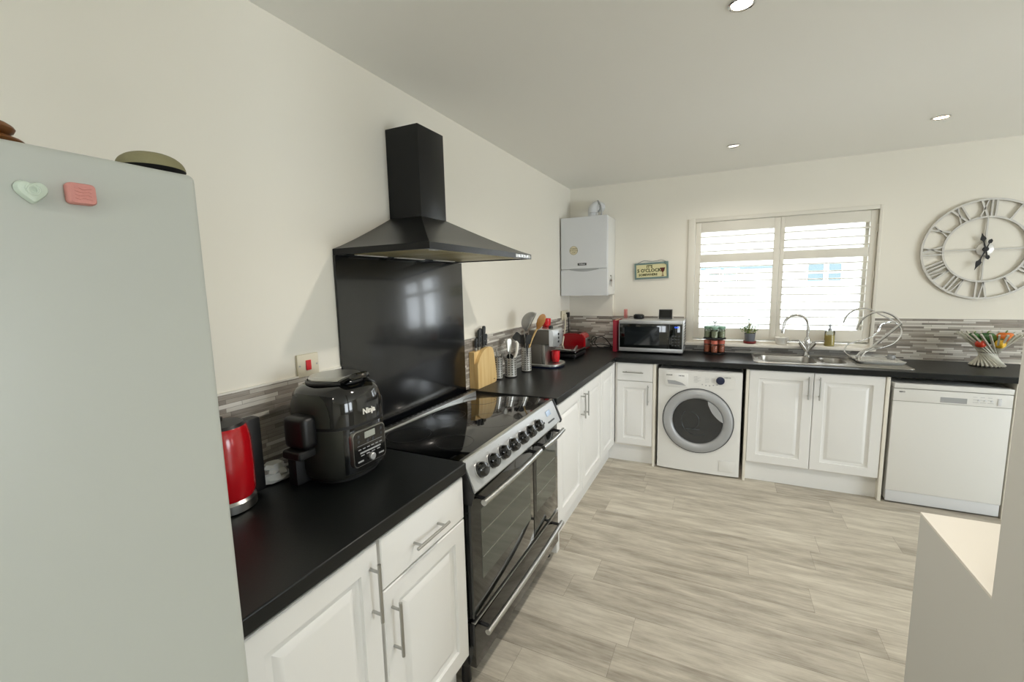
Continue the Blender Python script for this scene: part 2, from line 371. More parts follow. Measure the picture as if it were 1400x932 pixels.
# shutter frame lining the reveal
fr = MB(); y0, y1 = -.012, .045
fr.box((WX0-.012,y0,WZ0),(1.145,y1,WZ1+.01),.004).box((2.423,y0,WZ0),(WX1+.005,y1,WZ1+.01),.004).box((1.145,y0,2.040),(2.423,y1,WZ1+.01),.004).box((1.145,y0+.01,WZ0),(2.423,y1,1.013),.003)
struct('trim_6', fr, 'trimw', label='white shutter frame around the window')
def shutter(x0, x1, a, b, label):
    t = thing('window_shutter', label, 'shutter', ((x0+x1)/2,.02,1.03), group='plantation shutters at the window')
    ya, yb = .004, .034
    fm = MB()
    fm.box((x0,ya,1.028),(a,yb,2.035),.004).box((b,ya,1.028),(x1,yb,2.035),.004)
    for z0, z1 in ((1.028,1.118),(1.693,1.762),(1.952,2.035)): fm.box((a,ya,z0),(b,yb,z1),.003)
    fm.build('shutter_frame', 'trimw', t)
    for zs in ([1.911,1.848,1.787],[1.652,1.5905,1.529,1.4675,1.406,1.344,1.2825,1.221,1.158]):
        lm = MB()
        for z in zs:
            lm.prism([(-.031,-.0036),(-.031,.0036),(-.018,.0048),(.018,.0048),(.031,.0022),(.031,-.0022),(.018,-.0048),(-.018,-.0048)], (a+.002,.019,z), Y, Z, X*(b-a-.004))
        lm.build('louvres', 'trimw', t)
    hx = x0+.003 if x0 < 1.5 else x1-.003
    for z in (1.2,1.55,1.9): MB().cyl((hx,.0,z-.03),(hx,.0,z+.03),.005).build('hinge', 'trimw', t)
shutter(1.149, 1.787, 1.193, 1.745, 'left white louvred window shutter, beside the microwave wall')
shutter(1.791, 2.420, 1.821, 2.376, 'right white louvred window shutter, behind the dish rack')

# unseen rear and side glazing, added and sized to balance the room light
w2 = thing('window_2', 'unseen window added behind the camera for its light', 'window', (1.85,YR-.08,RZ0)); w2['kind'] = 'structure'
f = MB(); ya, yb = YR-.11, YR-.05
for xx in (RX0, 1.295, RX1-.06): f.box((xx,ya,RZ0),(xx+.06,yb,RZ1))
f.box((RX0+.06,ya,RZ0),(RX1-.06,yb,RZ0+.06)).box((RX0+.06,ya,RZ1-.06),(RX1-.06,yb,RZ1)); f.build('window_frame', 'trimw', w2)
w3 = thing('window_3', 'unseen glazing added in the right wall for its light', 'window', (XR+.08,-1.9,SZ0)); w3['kind'] = 'structure'
f = MB(); xa, xb = XR+.05, XR+.11
for yy in (SY0, -3.13, SY1-.06): f.box((xa,yy,SZ0),(xb,yy+.06,SZ1))
f.box((xa,SY0+.06,SZ0),(xb,SY1-.06,SZ0+.06)).box((xa,SY0+.06,SZ1-.06),(xb,SY1-.06,SZ1)); f.build('window_frame', 'trimw', w3)

# outside: white house opposite
b = thing('building', 'pale house with small blue windows seen through the shutters', 'building', (3,22,-3))
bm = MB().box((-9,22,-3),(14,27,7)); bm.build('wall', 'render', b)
for i, (xa, xb, za, zb) in enumerate(((.59,1.09,1.33,1.95),(1.31,1.91,1.33,1.95),(5.07,5.72,1.39,2.22),(5.92,6.43,1.39,2.22))):
    wf = MB().box((xa-.05,21.93,za-.08),(xb+.05,21.999,za)).box((xa-.05,21.95,zb),(xb+.05,21.999,zb+.05)).box((xa-.05,21.95,za),(xa,21.999,zb)).box((xb,21.95,za),(xb+.05,21.999,zb)).box((xa,21.95,za+.38),(xb,21.999,za+.43)).build('window', 'trimw', b)
    MB().box((xa,21.97,za),(xb,21.99,zb)).build('pane', 'hglass', wf)
MB().box((-9,21.86,2.12),(3.65,21.999,2.26)).build('gutter', 'hglass', b)
struct('ground', MB().box((-30,.6,-3.1),(40,60,-3)), 'ground', label='pale paving outside below the window')
# ------------------------------------------------------------------ worktops
def worktop(name, outer, holes, label, front):
    t = thing(name, label, 'worktop', (outer[0][0], outer[0][1], HT-.04))
    MB().holed(outer, holes, HT-.04, HT).build('slab', 'top', t)
    return t
SKX0, SKX1, SKY0, SKY1 = 1.612, 2.555, -.535, -.085
wt = tag(MB().holed([(0,-3.83),(XF,-3.83),(XF,-2.996),(0,-2.996)], [], HT-.04, HT).build('worktop', 'top'), 'near black worktop carrying the dark multi cooker, between fridge and cooker', 'worktop')
bv = wt.modifiers.new('edge', 'BEVEL'); bv.width = .004; bv.segments = 2
wt = tag(MB().holed([(0,-2.05),(XF,-2.05),(XF,YF),(3.25,YF),(3.25,-.048),(0,-.048)], [[(SKX0+.015,SKY0+.015),(SKX1-.015,SKY0+.015),(SKX1-.015,SKY1-.015),(SKX0+.015,SKY1-.015)]], HT-.04, HT).build('worktop', 'top'), 'long black corner worktop running from the cooker round under the window', 'worktop')
bv = wt.modifiers.new('edge', 'BEVEL'); bv.width = .004; bv.segments = 2

# ------------------------------------------------------------------ kitchen units
DP = [(0,0),(0,.015),(.003,.018),(.062,.018),(.065,.009),(.076,.0065),(.084,.0065),(.102,.0158),(.106,.0165)]
DPS = [(0,0),(0,.015),(.003,.018),(.054,.018),(.057,.009),(.065,.0065),(.071,.0065),(.085,.0158),(.088,.0165)]
DF = [(0,0),(0,.015),(.003,.018)]
def handle(door, c, d, N, ln=.165):
    c, d, N = V(c), V(d), V(N); m = MB()
    m.cyl(c+N*.032-d*ln/2, c+N*.032+d*ln/2, .005, seg=12)
    for s in (-1,1): m.cyl(c+d*(s*(ln/2-.022)), c+d*(s*(ln/2-.022))+N*.032, .0042, seg=10)
    m.build('handle', 'nickel', door)
def front(t, name, o, U, N, w, h, prof, hpos=None, hdir=None, m='cab'):
    d = MB().panel(o, U, Z, N, w, h, prof).build(name, m, t, sharp=20)
    if hpos: handle(d, V(o)+U*hpos[0]+Z*hpos[1]+V(N)*.018, hdir, N)
    return d
FX = .557            # back plane of the left-run fronts (18 mm thick, face at .575)
# near unit beside the fridge
t = thing('base_cabinet', 'white base cabinet beside the fridge with one tall door', 'cabinet', (.28,-3.63,0), group='white kitchen base units')
MB().box((.012,-3.83,.15),(FX,-3.428,.872)).build('carcass', 'carc', t)
front(t, 'door', (FX,-3.828,.158), Y, X, .392, .702, DP, (.362,.58), Z)
MB().box((.49,-3.83,0),(.508,-3.428,.15)).build('plinth', 'cab', t)
t = thing('base_cabinet', 'white base cabinet left of the cooker with a drawer over a door', 'cabinet', (.28,-3.21,0), group='white kitchen base units')
MB().box((.012,-3.426,.15),(FX,-3.0,.872)).build('carcass', 'carc', t)
front(t, 'drawer', (FX,-3.424,.708), Y, X, .42, .152, DF, (.2,.062), Y)
front(t, 'door', (FX,-3.424,.158), Y, X, .42, .545, DP, (.03,.42), Z)
MB().box((.49,-3.426,0),(.508,-3.0,.15)).build('plinth', 'cab', t)
# far left run
t = thing('base_cabinet', 'white base cabinet right of the cooker with two tall doors', 'cabinet', (.28,-1.54,0), group='white kitchen base units')
MB().box((.012,-2.045,.15),(FX,-1.026,.872)).build('carcass', 'carc', t)
front(t, 'door', (FX,-2.0,.158), Y, X, .468, .702, DP, (.435,.59), Z)
front(t, 'door', (FX,-1.527,.158), Y, X, .494, .702, DP, (.033,.59), Z)
MB().box((.012,-2.048,0),(.576,-2.003,.872),.002).build('end_panel', 'cab', t)
MB().box((.50,-2.003,0),(.5178,-1.026,.15)).build('plinth', 'cab', t)
t = thing('corner_cabinet', 'white corner cabinet with one door in the inner corner', 'cabinet', (.28,-.5,0), group='white kitchen base units')
MB().box((.012,-1.022,.15),(FX,-.573,.872)).build('carcass', 'carc', t)
front(t, 'door', (FX,-1.02,.158), Y, X, .395, .702, DP)
MB().box((.552,-.622,.152),(.575,-.572,.868),.002).build('corner_post', 'cab', t)
MB().box((.50,-1.022,0),(.5178,-.5409,.15)).build('plinth', 'cab', t)
# window wall
FY = -.572
t = thing('base_cabinet', 'narrow white base cabinet left of the washing machine with a drawer over a door', 'cabinet', (.74,-.3,0), group='white kitchen base units')
MB().box((.58,FY,.15),(.889,-.012,.872)).build('carcass', 'carc', t)
front(t, 'drawer', (.598,FY,.72), X, -Y, .291, .15, DF, (.135,.075), X)
front(t, 'door', (.598,FY,.168), X, -Y, .291, .547, DPS, (.255,.445), Z)
MB().box((.891,-.592,0),(.911,-.012,.872),.001).build('end_panel', 'cream', t)
MB().box((.5185,-.5409,0),(.889,-.523,.155)).build('plinth', 'cab', t)
t = thing('sink_cabinet', 'wide white double-door cabinet under the sink', 'cabinet', (1.987,-.3,0), group='white kitchen base units')
MB().box((1.583,FY,.15),(2.389,-.012,.60)).box((1.583,FY,.60),(1.6,-.012,.872)).box((2.372,FY,.60),(2.389,-.012,.872)).build('carcass', 'carc', t)
front(t, 'door', (1.584,FY,.158), X, -Y, .401, .711, DP, (.37,.605), Z)
front(t, 'door', (1.989,FY,.158), X, -Y, .399, .711, DP, (.032,.605), Z)
MB().box((1.563,-.594,0),(1.5815,-.012,.872),.001).build('end_panel', 'cream', t)
MB().box((2.391,-.594,0),(2.411,-.012,.872),.001).build('end_panel', 'cream', t)
MB().box((1.5815,-.5409,0),(2.391,-.523,.152)).build('plinth', 'cab', t)
t = thing('end_panel', 'cream end panel right of the dishwasher, at the frame edge', 'panel', (3.03,-.3,0))
MB().box((3.012,-.594,0),(3.03,-.012,.872),.001).build('board', 'cream', t)
MB().box((3.032,-.60,.03),(3.075,-.012,.872),.002).build('filler', 'cab', t)

# ------------------------------------------------------------------ range cooker
CY0, CY1 = -2.990, -2.056
t = thing('range_cooker', 'black range cooker with twin ovens, seven knobs and a silver control panel', 'cooker', (.3,-2.523,0))
MB().box((.0005,CY0,.085),(.558,CY1,.895),.004).build('body', 'black', t)
MB().box((.085,CY0+.004,.895),(.556,CY1-.004,.9125),.003).build('hob', 'hobg', t)
rt = MB().box((.042,CY0+.004,.895),(.083,CY1-.004,.918),.006).build('rear_trim', 'steel', t)
sl = MB()
for k in range(23): sl.box((.05,CY0+.03+k*.039,.9182),(.058,CY0+.058+k*.039,.9190))
sl.build('vent_slots', 'dark', rt)
hz = MB()
for cx, cy, r in ((.2,-2.83,.095),(.43,-2.83,.08),(.2,-2.52,.08),(.43,-2.52,.11),(.2,-2.22,.095),(.43,-2.22,.075)):
    hz.lathe([(r-.002,.9126),(r,.9127),(r,.9128),(r-.002,.9127)], (cx,cy,0), 40, cap0=False, cap1=False)
hz.build('heating_zone_ring', 'black', t)
ft = MB().box((.552,CY0+.003,.899),(.568,CY1-.003,.9135),.003).build('hob_trim', 'steel', t)
# slanted control panel
cp = MB().prism([(.55,.79),(.611,.795),(.6145,.803),(.569,.908),(.55,.908)], (0,CY0+.006,0), X, Z, Y*(CY1-CY0-.026)).build('control_panel', 'alu', t, sharp=20)
MB().prism([(.548,.784),(.614,.790),(.618,.803),(.571,.913),(.548,.913)], (0,CY1-.019,0), X, Z, Y*.017).build('panel_end_cap', 'black', t)
MB().prism([(.548,.75),(.600,.75),(.6105,.79),(.566,.9085),(.548,.9085)], (0,CY0,0), X, Z, Y*.0055).build('panel_end_cap', 'black', t)
pn = V((.105,0,.0455)).normalized(); pu = Y; pw = V((-.0455,0,.105)).normalized()
pc = V((.5925,0,.854))
for k in range(7):
    c = V((pc.x, -2.915+k*.0925, pc.z))
    kb = MB().lathe([(.031,0),(.032,.004),(.0315,.008)], c, 28, pn).build('knob', 'chrome', t)
    MB().lathe([(.029,.008),(.029,.014),(.027,.026),(.022,.033),(.012,.036)], c, 28, pn).box((-.005,-.022,.028),(.005,.022,.040),.003, Mx=Matrix.Translation(c) @ Matrix((( pw.x,pu.x,pn.x,0),(pw.y,pu.y,pn.y,0),(pw.z,pu.z,pn.z,0),(0,0,0,1)))).build('knob_grip', 'gblack', kb)
for k in range(7):
    c = pc+Y*(-2.915+k*.0925)+pn*.0006+pw*.036
    MB().panel(c-Y*.002-pw*.002, Y, pw, pn, .004, .004, [(0,0),(0,.0004)]).build('dial_mark', 'greyp', cp)
MB().panel(pc+Y*-2.215+pw*.004+pn*.0005, Y, pw, pn, .058, .026, [(0,0),(0,.001),(.001,.0015)]).build('clock_display', 'dispb', cp)
MB().panel(pc+Y*-2.225-pw*.03+pn*.0005, Y, pw, pn, .085, .008, [(0,0),(0,.001)]).build('badge', 'dgrey', cp)
def bar(parent, y0, y1, z, x0=.592, off=.044, r=.0115):
    m = MB(); n = 10; pts = [(x0+off+.006*math.sin(PI*k/n), y0+(y1-y0)*k/n, z) for k in range(n+1)]
    m.tube(pts, r, 14); m.build('handle', 'nickel', parent)
    for y in (y0+.03, y1-.03): MB().cyl((x0,y,z+.002),(x0+off,y,z),.008,.007,12).build('handle_post', 'black', parent)
def oven_door(y0, y1, w0, w1, h0, h1):
    d = MB().box((.559,y0,.292),(.592,y1,.779),.004).build('oven_door', 'ovglass', t)
    MB().panel((.5922,w0,.415), Y, Z, X, w1-w0, .285, [(0,0),(.001,.0008)]).build('oven_window', 'ovwin', d)
    rk = MB()
    for z in (.50,.60): rk.box((.5932,w0+.01,z),(.5936,w1-.01,z+.004))
    rk.build('oven_shelf', 'nickel', d)
    bar(d, h0, h1, .757)
oven_door(-2.984, -2.408, -2.915, -2.445, -2.965, -2.415)
oven_door(-2.402, -2.064, -2.37, -2.10, -2.38, -2.09)
d = MB().box((.559,-2.984,.09),(.592,-2.064,.272),.004).build('storage_drawer', 'gblack', t)
MB().box((.575,-2.984,.2735),(.594,-2.064,.279),.002).build('drawer_trim', 'steel', d)
bar(d, -2.965, -2.12, .243)
for y in (-2.96,-2.09):
    for x in (.09,.53): MB().cyl((x,y,0),(x,y,.086),.02,.016,14).build('foot', 'black', t)
# splashback panel
tag(MB().box((.0005,-2.988,.8956),(.012,-2.0575,1.668),.002).build('splashback_panel', 'splash'), 'glossy black splashback panel on the wall behind the cooker', 'splashback')
# ------------------------------------------------------------------ cooker hood
t = thing('cooker_hood', 'black pyramid chimney hood above the range cooker', 'hood', (.23,-2.54,1.66))
HX, HY0, HY1, HZ = .465, -2.986, -2.090, 1.668
cx, cy0, cy1, cz = .178, -2.641, -2.447, 1.846
MB().box((.001,cy0,cz-.004),(cx,cy1,2.236),.0015).build('chimney', 'mblack', t)
def rect(x, y0, y1, z): return [V((.001,y0,z)),V((x,y0,z)),V((x,y1,z)),V((.001,y1,z))]
cn = MB(); lp = []
for k in range(9):
    s = k/8; e = s**1.12
    lp.append(rect(HX+(cx-HX)*s, HY0+(cy0-HY0)*s, HY1+(cy1-HY1)*s, HZ+.024+(cz-HZ-.024)*e))
cn.loft(lp).build('canopy', 'mblack', t, sharp=25)
rm = MB()
rm.box((.001,HY0,HZ),(HX,HY0+.012,HZ+.024)).box((.001,HY1-.012,HZ),(HX,HY1,HZ+.024)).box((HX-.012,HY0+.012,HZ),(HX,HY1-.012,HZ+.024)).box((.001,HY0+.012,HZ),(.02,HY1-.012,HZ+.024))
rm = rm.build('rim', 'mblack', t)
for k in range(4): MB().cyl((HX,-2.25+k*.035,HZ+.012),(HX+.003,-2.25+k*.035,HZ+.012),.006,seg=12).build('button', 'chrome', rm)
MB().box((HX-.011,-2.28,HZ+.004),(HX+.0008,-2.10,HZ+.020),.001).build('control_strip', 'alu', rm)
for ya, yb in ((HY0+.06,-2.69),(-2.685,-2.395),(-2.39,HY1-.06)):
    fl = MB().box((.05,ya,HZ+.003),(HX-.05,yb,HZ+.010),.002).build('grease_filter', 'filter', t)
MB().box((.02,HY0+.012,HZ+.005),(HX-.012,HY1-.012,HZ+.02)).build('underside', 'black', t)
for ya, yb in ((-2.90,-2.72),(-2.66,-2.45),(-2.36,-2.18)): MB().box((.028,ya,HZ+.001),(.046,yb,HZ+.006),.001).build('lit_gap_strip', 'whitep', t)  # white strips standing in for bright lines of light along the rear gap
for y in (-2.9,-2.18): MB().lathe([(.03,HZ+.002),(.03,HZ+.006)], (HX-.032,y,0), 20).build('lamp_cover', 'ceramic', t)

# ------------------------------------------------------------------ fridge and what is on it
FRX, FRY = .655, -3.842
t = thing('fridge', 'tall white fridge in the left foreground', 'fridge', (.35,-4.14,0))
MB().box((.04,FRY-.6,.03),(FRX-.062,FRY,1.70),.006).build('cabinet', 'fridge', t)
d = MB().box((FRX-.058,FRY-.6,.06),(FRX,FRY,1.713),.012,4).build('door', 'fridge', t)
MB().box((FRX-.05,FRY-.592,.004),(FRX-.03,FRY-.008,.058)).build('kick_plate', 'greyp', t)
MB().box((FRX-.061,FRY-.59,.075),(FRX-.058,FRY-.01,1.69)).build('door_seal', 'greyp', t)
hm = MB(); hy = FRY-.56
hm.tube([(FRX,hy,1.0),(FRX+.035,hy,1.02),(FRX+.038,hy,1.15),(FRX+.035,hy,1.28),(FRX,hy,1.30)], .009, 10); hm.build('handle', 'alu', d)
mg = thing('fridge_magnet', 'pale mint heart-shaped magnet with raised swirl, left one on the fridge', 'magnet', (FRX,-4.03,1.657), group='magnets on the fridge')
hp = []
for k in range(40):
    a = 2*PI*k/40; hp.append((-.00088*16*math.sin(a)**3*-1, .00088*(13*math.cos(a)-5*math.cos(2*a)-2*math.cos(3*a)-math.cos(4*a))))
hp = [(.55*p[0]+.45*.0135*math.sin(2*PI*k/40), .62*p[1]+.38*.0135*math.cos(2*PI*k/40)) for k, p in enumerate(hp)]
mb = MB(); c0 = V((FRX,-4.030,1.657))
mb.loft([[c0+Y*(p[0]*s)+Z*(p[1]*s)+X*h for p in hp] for s, h in ((1,.0005),(1.05,.005),(.9,.010),(.6,.0115),(.3,.0105))]).build('heart', 'mint', mg)
MB().tube([c0+X*.0115+Y*(-.0066*(1-.5*k/24)*math.cos(k*.5))+Z*(0.0066*(1-.5*k/24)*math.sin(k*.5)) for k in range(25)], .0014, 6).build('swirl', 'mint', mg)
mg = thing('fridge_magnet', 'square dusty pink embossed magnet, right one on the fridge', 'magnet', (FRX,-3.986,1.660), group='magnets on the fridge')
c0 = V((FRX+.0003,-3.986,1.660)); rl = rrect(0,0,.028,.026,.005,5)
MB().loft([[c0+Y*(p[0]*s)+Z*(p[1]*s)+X*h for p in rl] for s, h in ((.97,0),(1,.004),(.98,.010),(.88,.013))]).build('tile', 'pink', mg)
em = MB()
for k in range(4): em.tube([c0+X*.013+Y*(-.008+.004*j)+Z*(.006-.004*k+.001*math.sin(j*2.1+k)) for j in range(5)], .0009, 6)
em.build('embossing', 'pink', mg)
cpx, cpy = .60, -3.874
cp_ = thing('cap', 'olive cloth cap with dark underside lying on the fridge top', 'cap', (cpx,cpy,1.7135))
dm = MB(); R = .043
dm.lathe([(R*math.cos(a)**.8 if a < 1.56 else .0005, .008+.024*math.sin(a)) for a in [i*PI/2/10 for i in range(11)]], (cpx,cpy,1.7135), 28, sx=1.0, sy=1.0, cap0=True)
dm.build('crown', 'cap', cp_)
MB().lathe([(.02,.0006),(.032,.001),(.039,.004),(R,.0078),(.02,.0078)], (cpx,cpy,1.7135), 28).build('sweatband', 'dark', cp_)
wd = thing('wooden_ornament', 'brown wooden ornament on the fridge at the left edge', 'ornament', (.57,-4.10,1.7135))
MB().sphere((.60,-4.055,1.7215), .05, 20, (.6,.9,.16)).build('foot', 'dwood', wd)
MB().sphere((.60,-4.053,1.735), .045, 20, (.6,.8,.26)).build('leg', 'dwood', wd)
MB().lathe([(.012,.0),(.02,.01),(.03,.05),(.032,.09),(.02,.12),(.014,.14),(.022,.16),(.018,.185),(.004,.195)], (.56,-4.125,1.722), 24).build('body', 'dwood', wd)

# ------------------------------------------------------------------ washing machine
t = thing('washing_machine', 'white front-loading washing machine with a big grey door', 'washing machine', (1.236,-.3,0))
wx0, wx1, wy = .932, 1.540, -.598
N = -Y
MB().box((wx0,wy+.012,.012),(wx1,-.03,.84),.012,4).build('body', 'appl', t)
fp = [(x, .012+.828*s) for x, s in ()]
# gently bowed front
ff = MB(); loops = []
for i in range(13):
    u = i/12; x = wx0+.001+(wx1-wx0-.002)*u; by = wy+.012-.016*math.sin(PI*u)**.55
    loops.append([V((x,by,.014)),V((x,by,.835)),V((x,wy+.03,.838)),V((x,wy+.03,.012))])
ff.loft(loops).build('front_panel', 'appl', t, sharp=40)
fy = wy-.004
dc = V((1.232,fy,.437))
dr = MB().lathe([(.254,-.002),(.256,.006),(.250,.022),(.236,.030),(.205,.031),(.190,.024),(.183,.012),(.183,-.002)], dc, 64, N, cap0=False, cap1=False).build('door', 'greyp', t)
MB().lathe([(.184,.004),(.180,.0095),(.165,.009),(.12,.0075),(.06,.0068),(.001,.0066)], dc, 48, N, cap0=False).build('door_glass', 'washglass', dr)
rg = MB().lathe([(.258,-.003),(.262,-.003),(.262,.004),(.256,.006)], dc, 64, N, cap0=False, cap1=False); rg.build('door_rim', 'dgrey', dr)
dg = MB(); sg = []
for k in range(13):
    a = math.radians(3+64*k/12); sg.append((.186*math.cos(a), .186*math.sin(a)))
ins = []
for k in range(13):
    a = math.radians(3+64*k/12); q = math.sin(PI*k/12); r = .186-.052*q**.6; ins.append((r*math.cos(a), r*math.sin(a)))
poly = sg+ins[::-1][1:-1]
dg.prism(poly, dc+N*.012, X, Z, N*.017).build('door_grip', 'greyp', dr)
dru = MB()
dru.tube(arc(dc+N*.0085, .115, math.radians(140), math.radians(300), 20, X, Z), .0022, 6)
dru.tube(arc(dc+N*.009+X*-.06, .075, math.radians(-70), math.radians(80), 14, X, Z), .0018, 6)
dru.box(dc+V((-.08,-.014,-.07)), dc+V((.02,-.008,-.066)))
dru.build('drum_detail', 'drum', dr)
cpn = MB()
pl = [(p[0],p[1]) for p in rrect(1.236,.764,.51,.105,.022,5)]
cpn.prism(pl, (0,fy+.006,0), X, Z, N*.0085); cpn = cpn.build('control_panel', 'appl', t)
dwr = MB().panel((.992,fy-.0028,.705), X, Z, N, .165, .108, [(0,0),(0,.003),(.003,.005)]).build('detergent_drawer', 'appl', t)
MB().prism([(1.003,.754),(1.06,.752),(1.115,.736),(1.143,.716),(1.09,.718),(1.012,.724)], (0,fy-.0078,0), X, Z, N*.002).build('drawer_grip', 'greyp', dwr)
MB().text('ZANUSSI', (1.018,fy-.0082,.795), X, Z, .0115, .0004, bold=.0004).build('lettering', 'dgrey', dwr)
MB().text('1400 8kg', (1.108,fy-.0082,.793), X, Z, .0125, .0004, bold=.0004).build('lettering', 'dgrey', dwr)
MB().text('LINDO100', (1.437,fy-.0030,.797), X, Z, .0095, .0004, bold=.0002).build('lettering', 'dgrey', cpn)
kb = MB().lathe([(.03,0),(.03,.010),(.027,.016),(.014,.018),(.001,.018)], (1.388,fy-.002,.772), 32, N).build('programme_knob', 'bluep', cpn)
for k in range(5): MB().sphere((1.262+k*.026,fy-.0035,.733-.006*math.sin(k)), .005, 10, (1,.4,1)).build('button', 'greyp', cpn)
tx = MB()
for k in range(7): tx.box((1.2+.0*k,fy-.0042,.748+k*.0075),(1.226+.012*(k%3),fy-.0036,.7495+k*.0075))
for k in range(5): tx.box((1.28,fy-.0042,.752+k*.008),(1.31,fy-.0036,.7533+k*.008)).box((1.325,fy-.0042,.752+k*.008),(1.35,fy-.0036,.7533+k*.008))
tx.build('printing', 'greyp', cpn)
MB().panel((1.40,wy-.0032,.05), X, Z, N, .11, .085, [(0,0),(0,.001),(.002,.0018)]).build('filter_flap', 'appl', t)
for x in (wx0+.05, wx1-.05): MB().cyl((x,-.5,0),(x,-.5,.02),.02,seg=12).build('foot', 'rubber', t)

# ------------------------------------------------------------------ dishwasher
t = thing('dishwasher', 'white freestanding dishwasher at the right end of the worktop', 'dishwasher', (2.717,-.3,0))
x0, x1, y = 2.432, 3.004, -.594
MB().box((x0+.002,y+.022,.02),(x1-.002,-.03,.80)).build('body', 'appl', t)
MB().box((x0,y-.004,.802),(x1,-.03,.836),.004).build('lid', 'appl', t)
d = MB().box((x0,y,.09),(x1,y+.02,.714),.004).build('door', 'appl', t)
cpn = MB().box((x0,y,.7155),(x1,y+.02,.798),.003).build('control_panel', 'appl', t)
MB().panel((2.668,y-.0003,.725), X, Z, N, .128, .034, [(0,0),(.001,.0005),(.006,-.008),(.008,-.008)]).build('handle_recess', 'greyp', cpn)
MB().text('BEKO', (2.475,y-.0006,.778), X, Z, .012, .0004, bold=.0003).build('lettering', 'dgrey', cpn)
for k in range(3): MB().cyl((2.85+k*.03,y,.752),(2.85+k*.03,y-.003,.752),.006,seg=12).build('button', 'applg', cpn)
pr = MB()
for k in range(3):
    for j in range(3): pr.box((2.822+k*.034,y-.0006,.772-.017*j),(2.842+k*.034+.004*j,y,.7737-.017*j))
pr.build('printing', 'greyp', cpn)
MB().panel((2.935,y-.0004,.727), X, Z, N, .018, .045, [(0,0),(.001,.003),(.003,.004)]).build('power_button', 'applg', cpn)
MB().box((x0+.003,y+.004,.012),(x1-.003,y+.02,.0885),.002).build('kick_plate', 'applg', t)
for x in (x0+.05, x1-.05): MB().cyl((x,-.45,0),(x,-.45,.022),.018,seg=12).build('foot', 'rubber', t)

# ------------------------------------------------------------------ boiler
t = thing('boiler', 'white wall-hung boiler in the corner above the worktop', 'boiler', (.225,-.17,1.424))
bx0, bx1, by, bz0, bz1 = .014, .445, -.33, 1.424, 2.13
MB().box((bx0+.002,by+.02,bz0+.004),(bx1-.002,-.001,bz1-.002),.006).build('casing', 'appl', t)
up = MB().box((bx0,by,1.668),(bx1,by+.05,bz1),.007,3).build('upper_cover', 'applg', t)
lo = MB()
pf = []
for k in range(17):
    s = k/16; pf.append((bx0+(bx1-bx0)*s, 1.660-.018*max(0,math.sin(PI*(s-.18)/.64)) if .18 < s < .82 else 1.660))
lo.prism([(bx0,bz0),(bx1,bz0)]+pf[::-1], (0,by,0), X, Z, Y*.05).build('lower_flap', 'applg', t)
MB().prism([(p[0],p[1]+.001) for p in pf[3:14]]+[(pf[13][0],1.667),(pf[3][0],1.667)], (0,by+.006,0), X, Z, Y*.03).build('flap_grip', 'greyp', t)
st = MB().lathe([(.04,.0),(.04,.0008)], (.137,by,1.835), 32, N).build('round_sticker', 'paper', t)
tx = MB().text('CARBON', (.137,by-.001,1.850), X, Z, .016, .0003).text('MONOXIDE', (.137,by-.001,1.833), X, Z, .0135, .0003).text('ALERT', (.137,by-.001,1.816), X, Z, .014, .0003)
tx.lathe([(.036,.0008),(.038,.0008),(.038,.0011),(.036,.0011)], (.137,by,1.835), 32, N, cap0=False, cap1=False).build('sticker_print', 'ink', st)
bd = MB().panel((.175,by-.0003,1.698), X, Z, N, .082, .022, [(0,0),(0,.002),(.002,.003)]).build('badge', 'dgrey', t)
MB().text('Vaillant', (.216,by-.0036,1.709), X, Z, .019, .0004, bold=.0003).build('lettering', 'applg', bd)
fl = MB().lathe([(.052,0),(.052,.02),(.046,.022),(.046,.05)], (.27,-.16,bz1-.002), 28)
fl.tube(smooth([(.27,-.16,bz1+.045),(.27,-.15,bz1+.085),(.285,-.11,bz1+.115),(.30,-.05,bz1+.12),(.30,0,bz1+.12)],5), .045, 20)
fl.build('flue_elbow', 'applg', t)
MB().lathe([(.05,0),(.05,.016)], (.278,-.12,bz1+.098), 24, V((.2,.75,.6))).build('flue_collar', 'greyp', t)
MB().tube(smooth([(.35,-.2,bz1-.002),(.36,-.2,bz1+.04),(.34,-.16,bz1+.11),(.30,-.1,bz1+.165)],5), .008, 8).build('sensor_cable', 'greyp', t)
ky = thing('key_bunch', 'bunch of keys hanging on the right side of the boiler', 'keys', (bx1+.001,-.2,1.53))
MB().cyl((bx1-.003,-.2,1.60),(bx1+.012,-.2,1.60),.006,seg=10).build('hook', 'nickel', ky)
MB().tube(arc((bx1+.009,-.2,1.585), .016, 0, 2*PI, 16, Y, Z)[:-1], .0016, 6, True).build('ring', 'nickel', ky)
for k, (yy, zz, ln) in enumerate(((-.215,1.535,.05),(-.195,1.53,.055))):
    m = MB(); c = V((bx1+.006+.003*k,yy,zz+ln*.5))
    m.lathe([(.0005,0),(.012,.0005),(.012,.002),(.0005,.0025)], c, 16, X).box(c+V((0,-.004,-ln)), c+V((.002,.004,-.008)))
    m.build('key', 'brown' if k else 'nickel', ky)
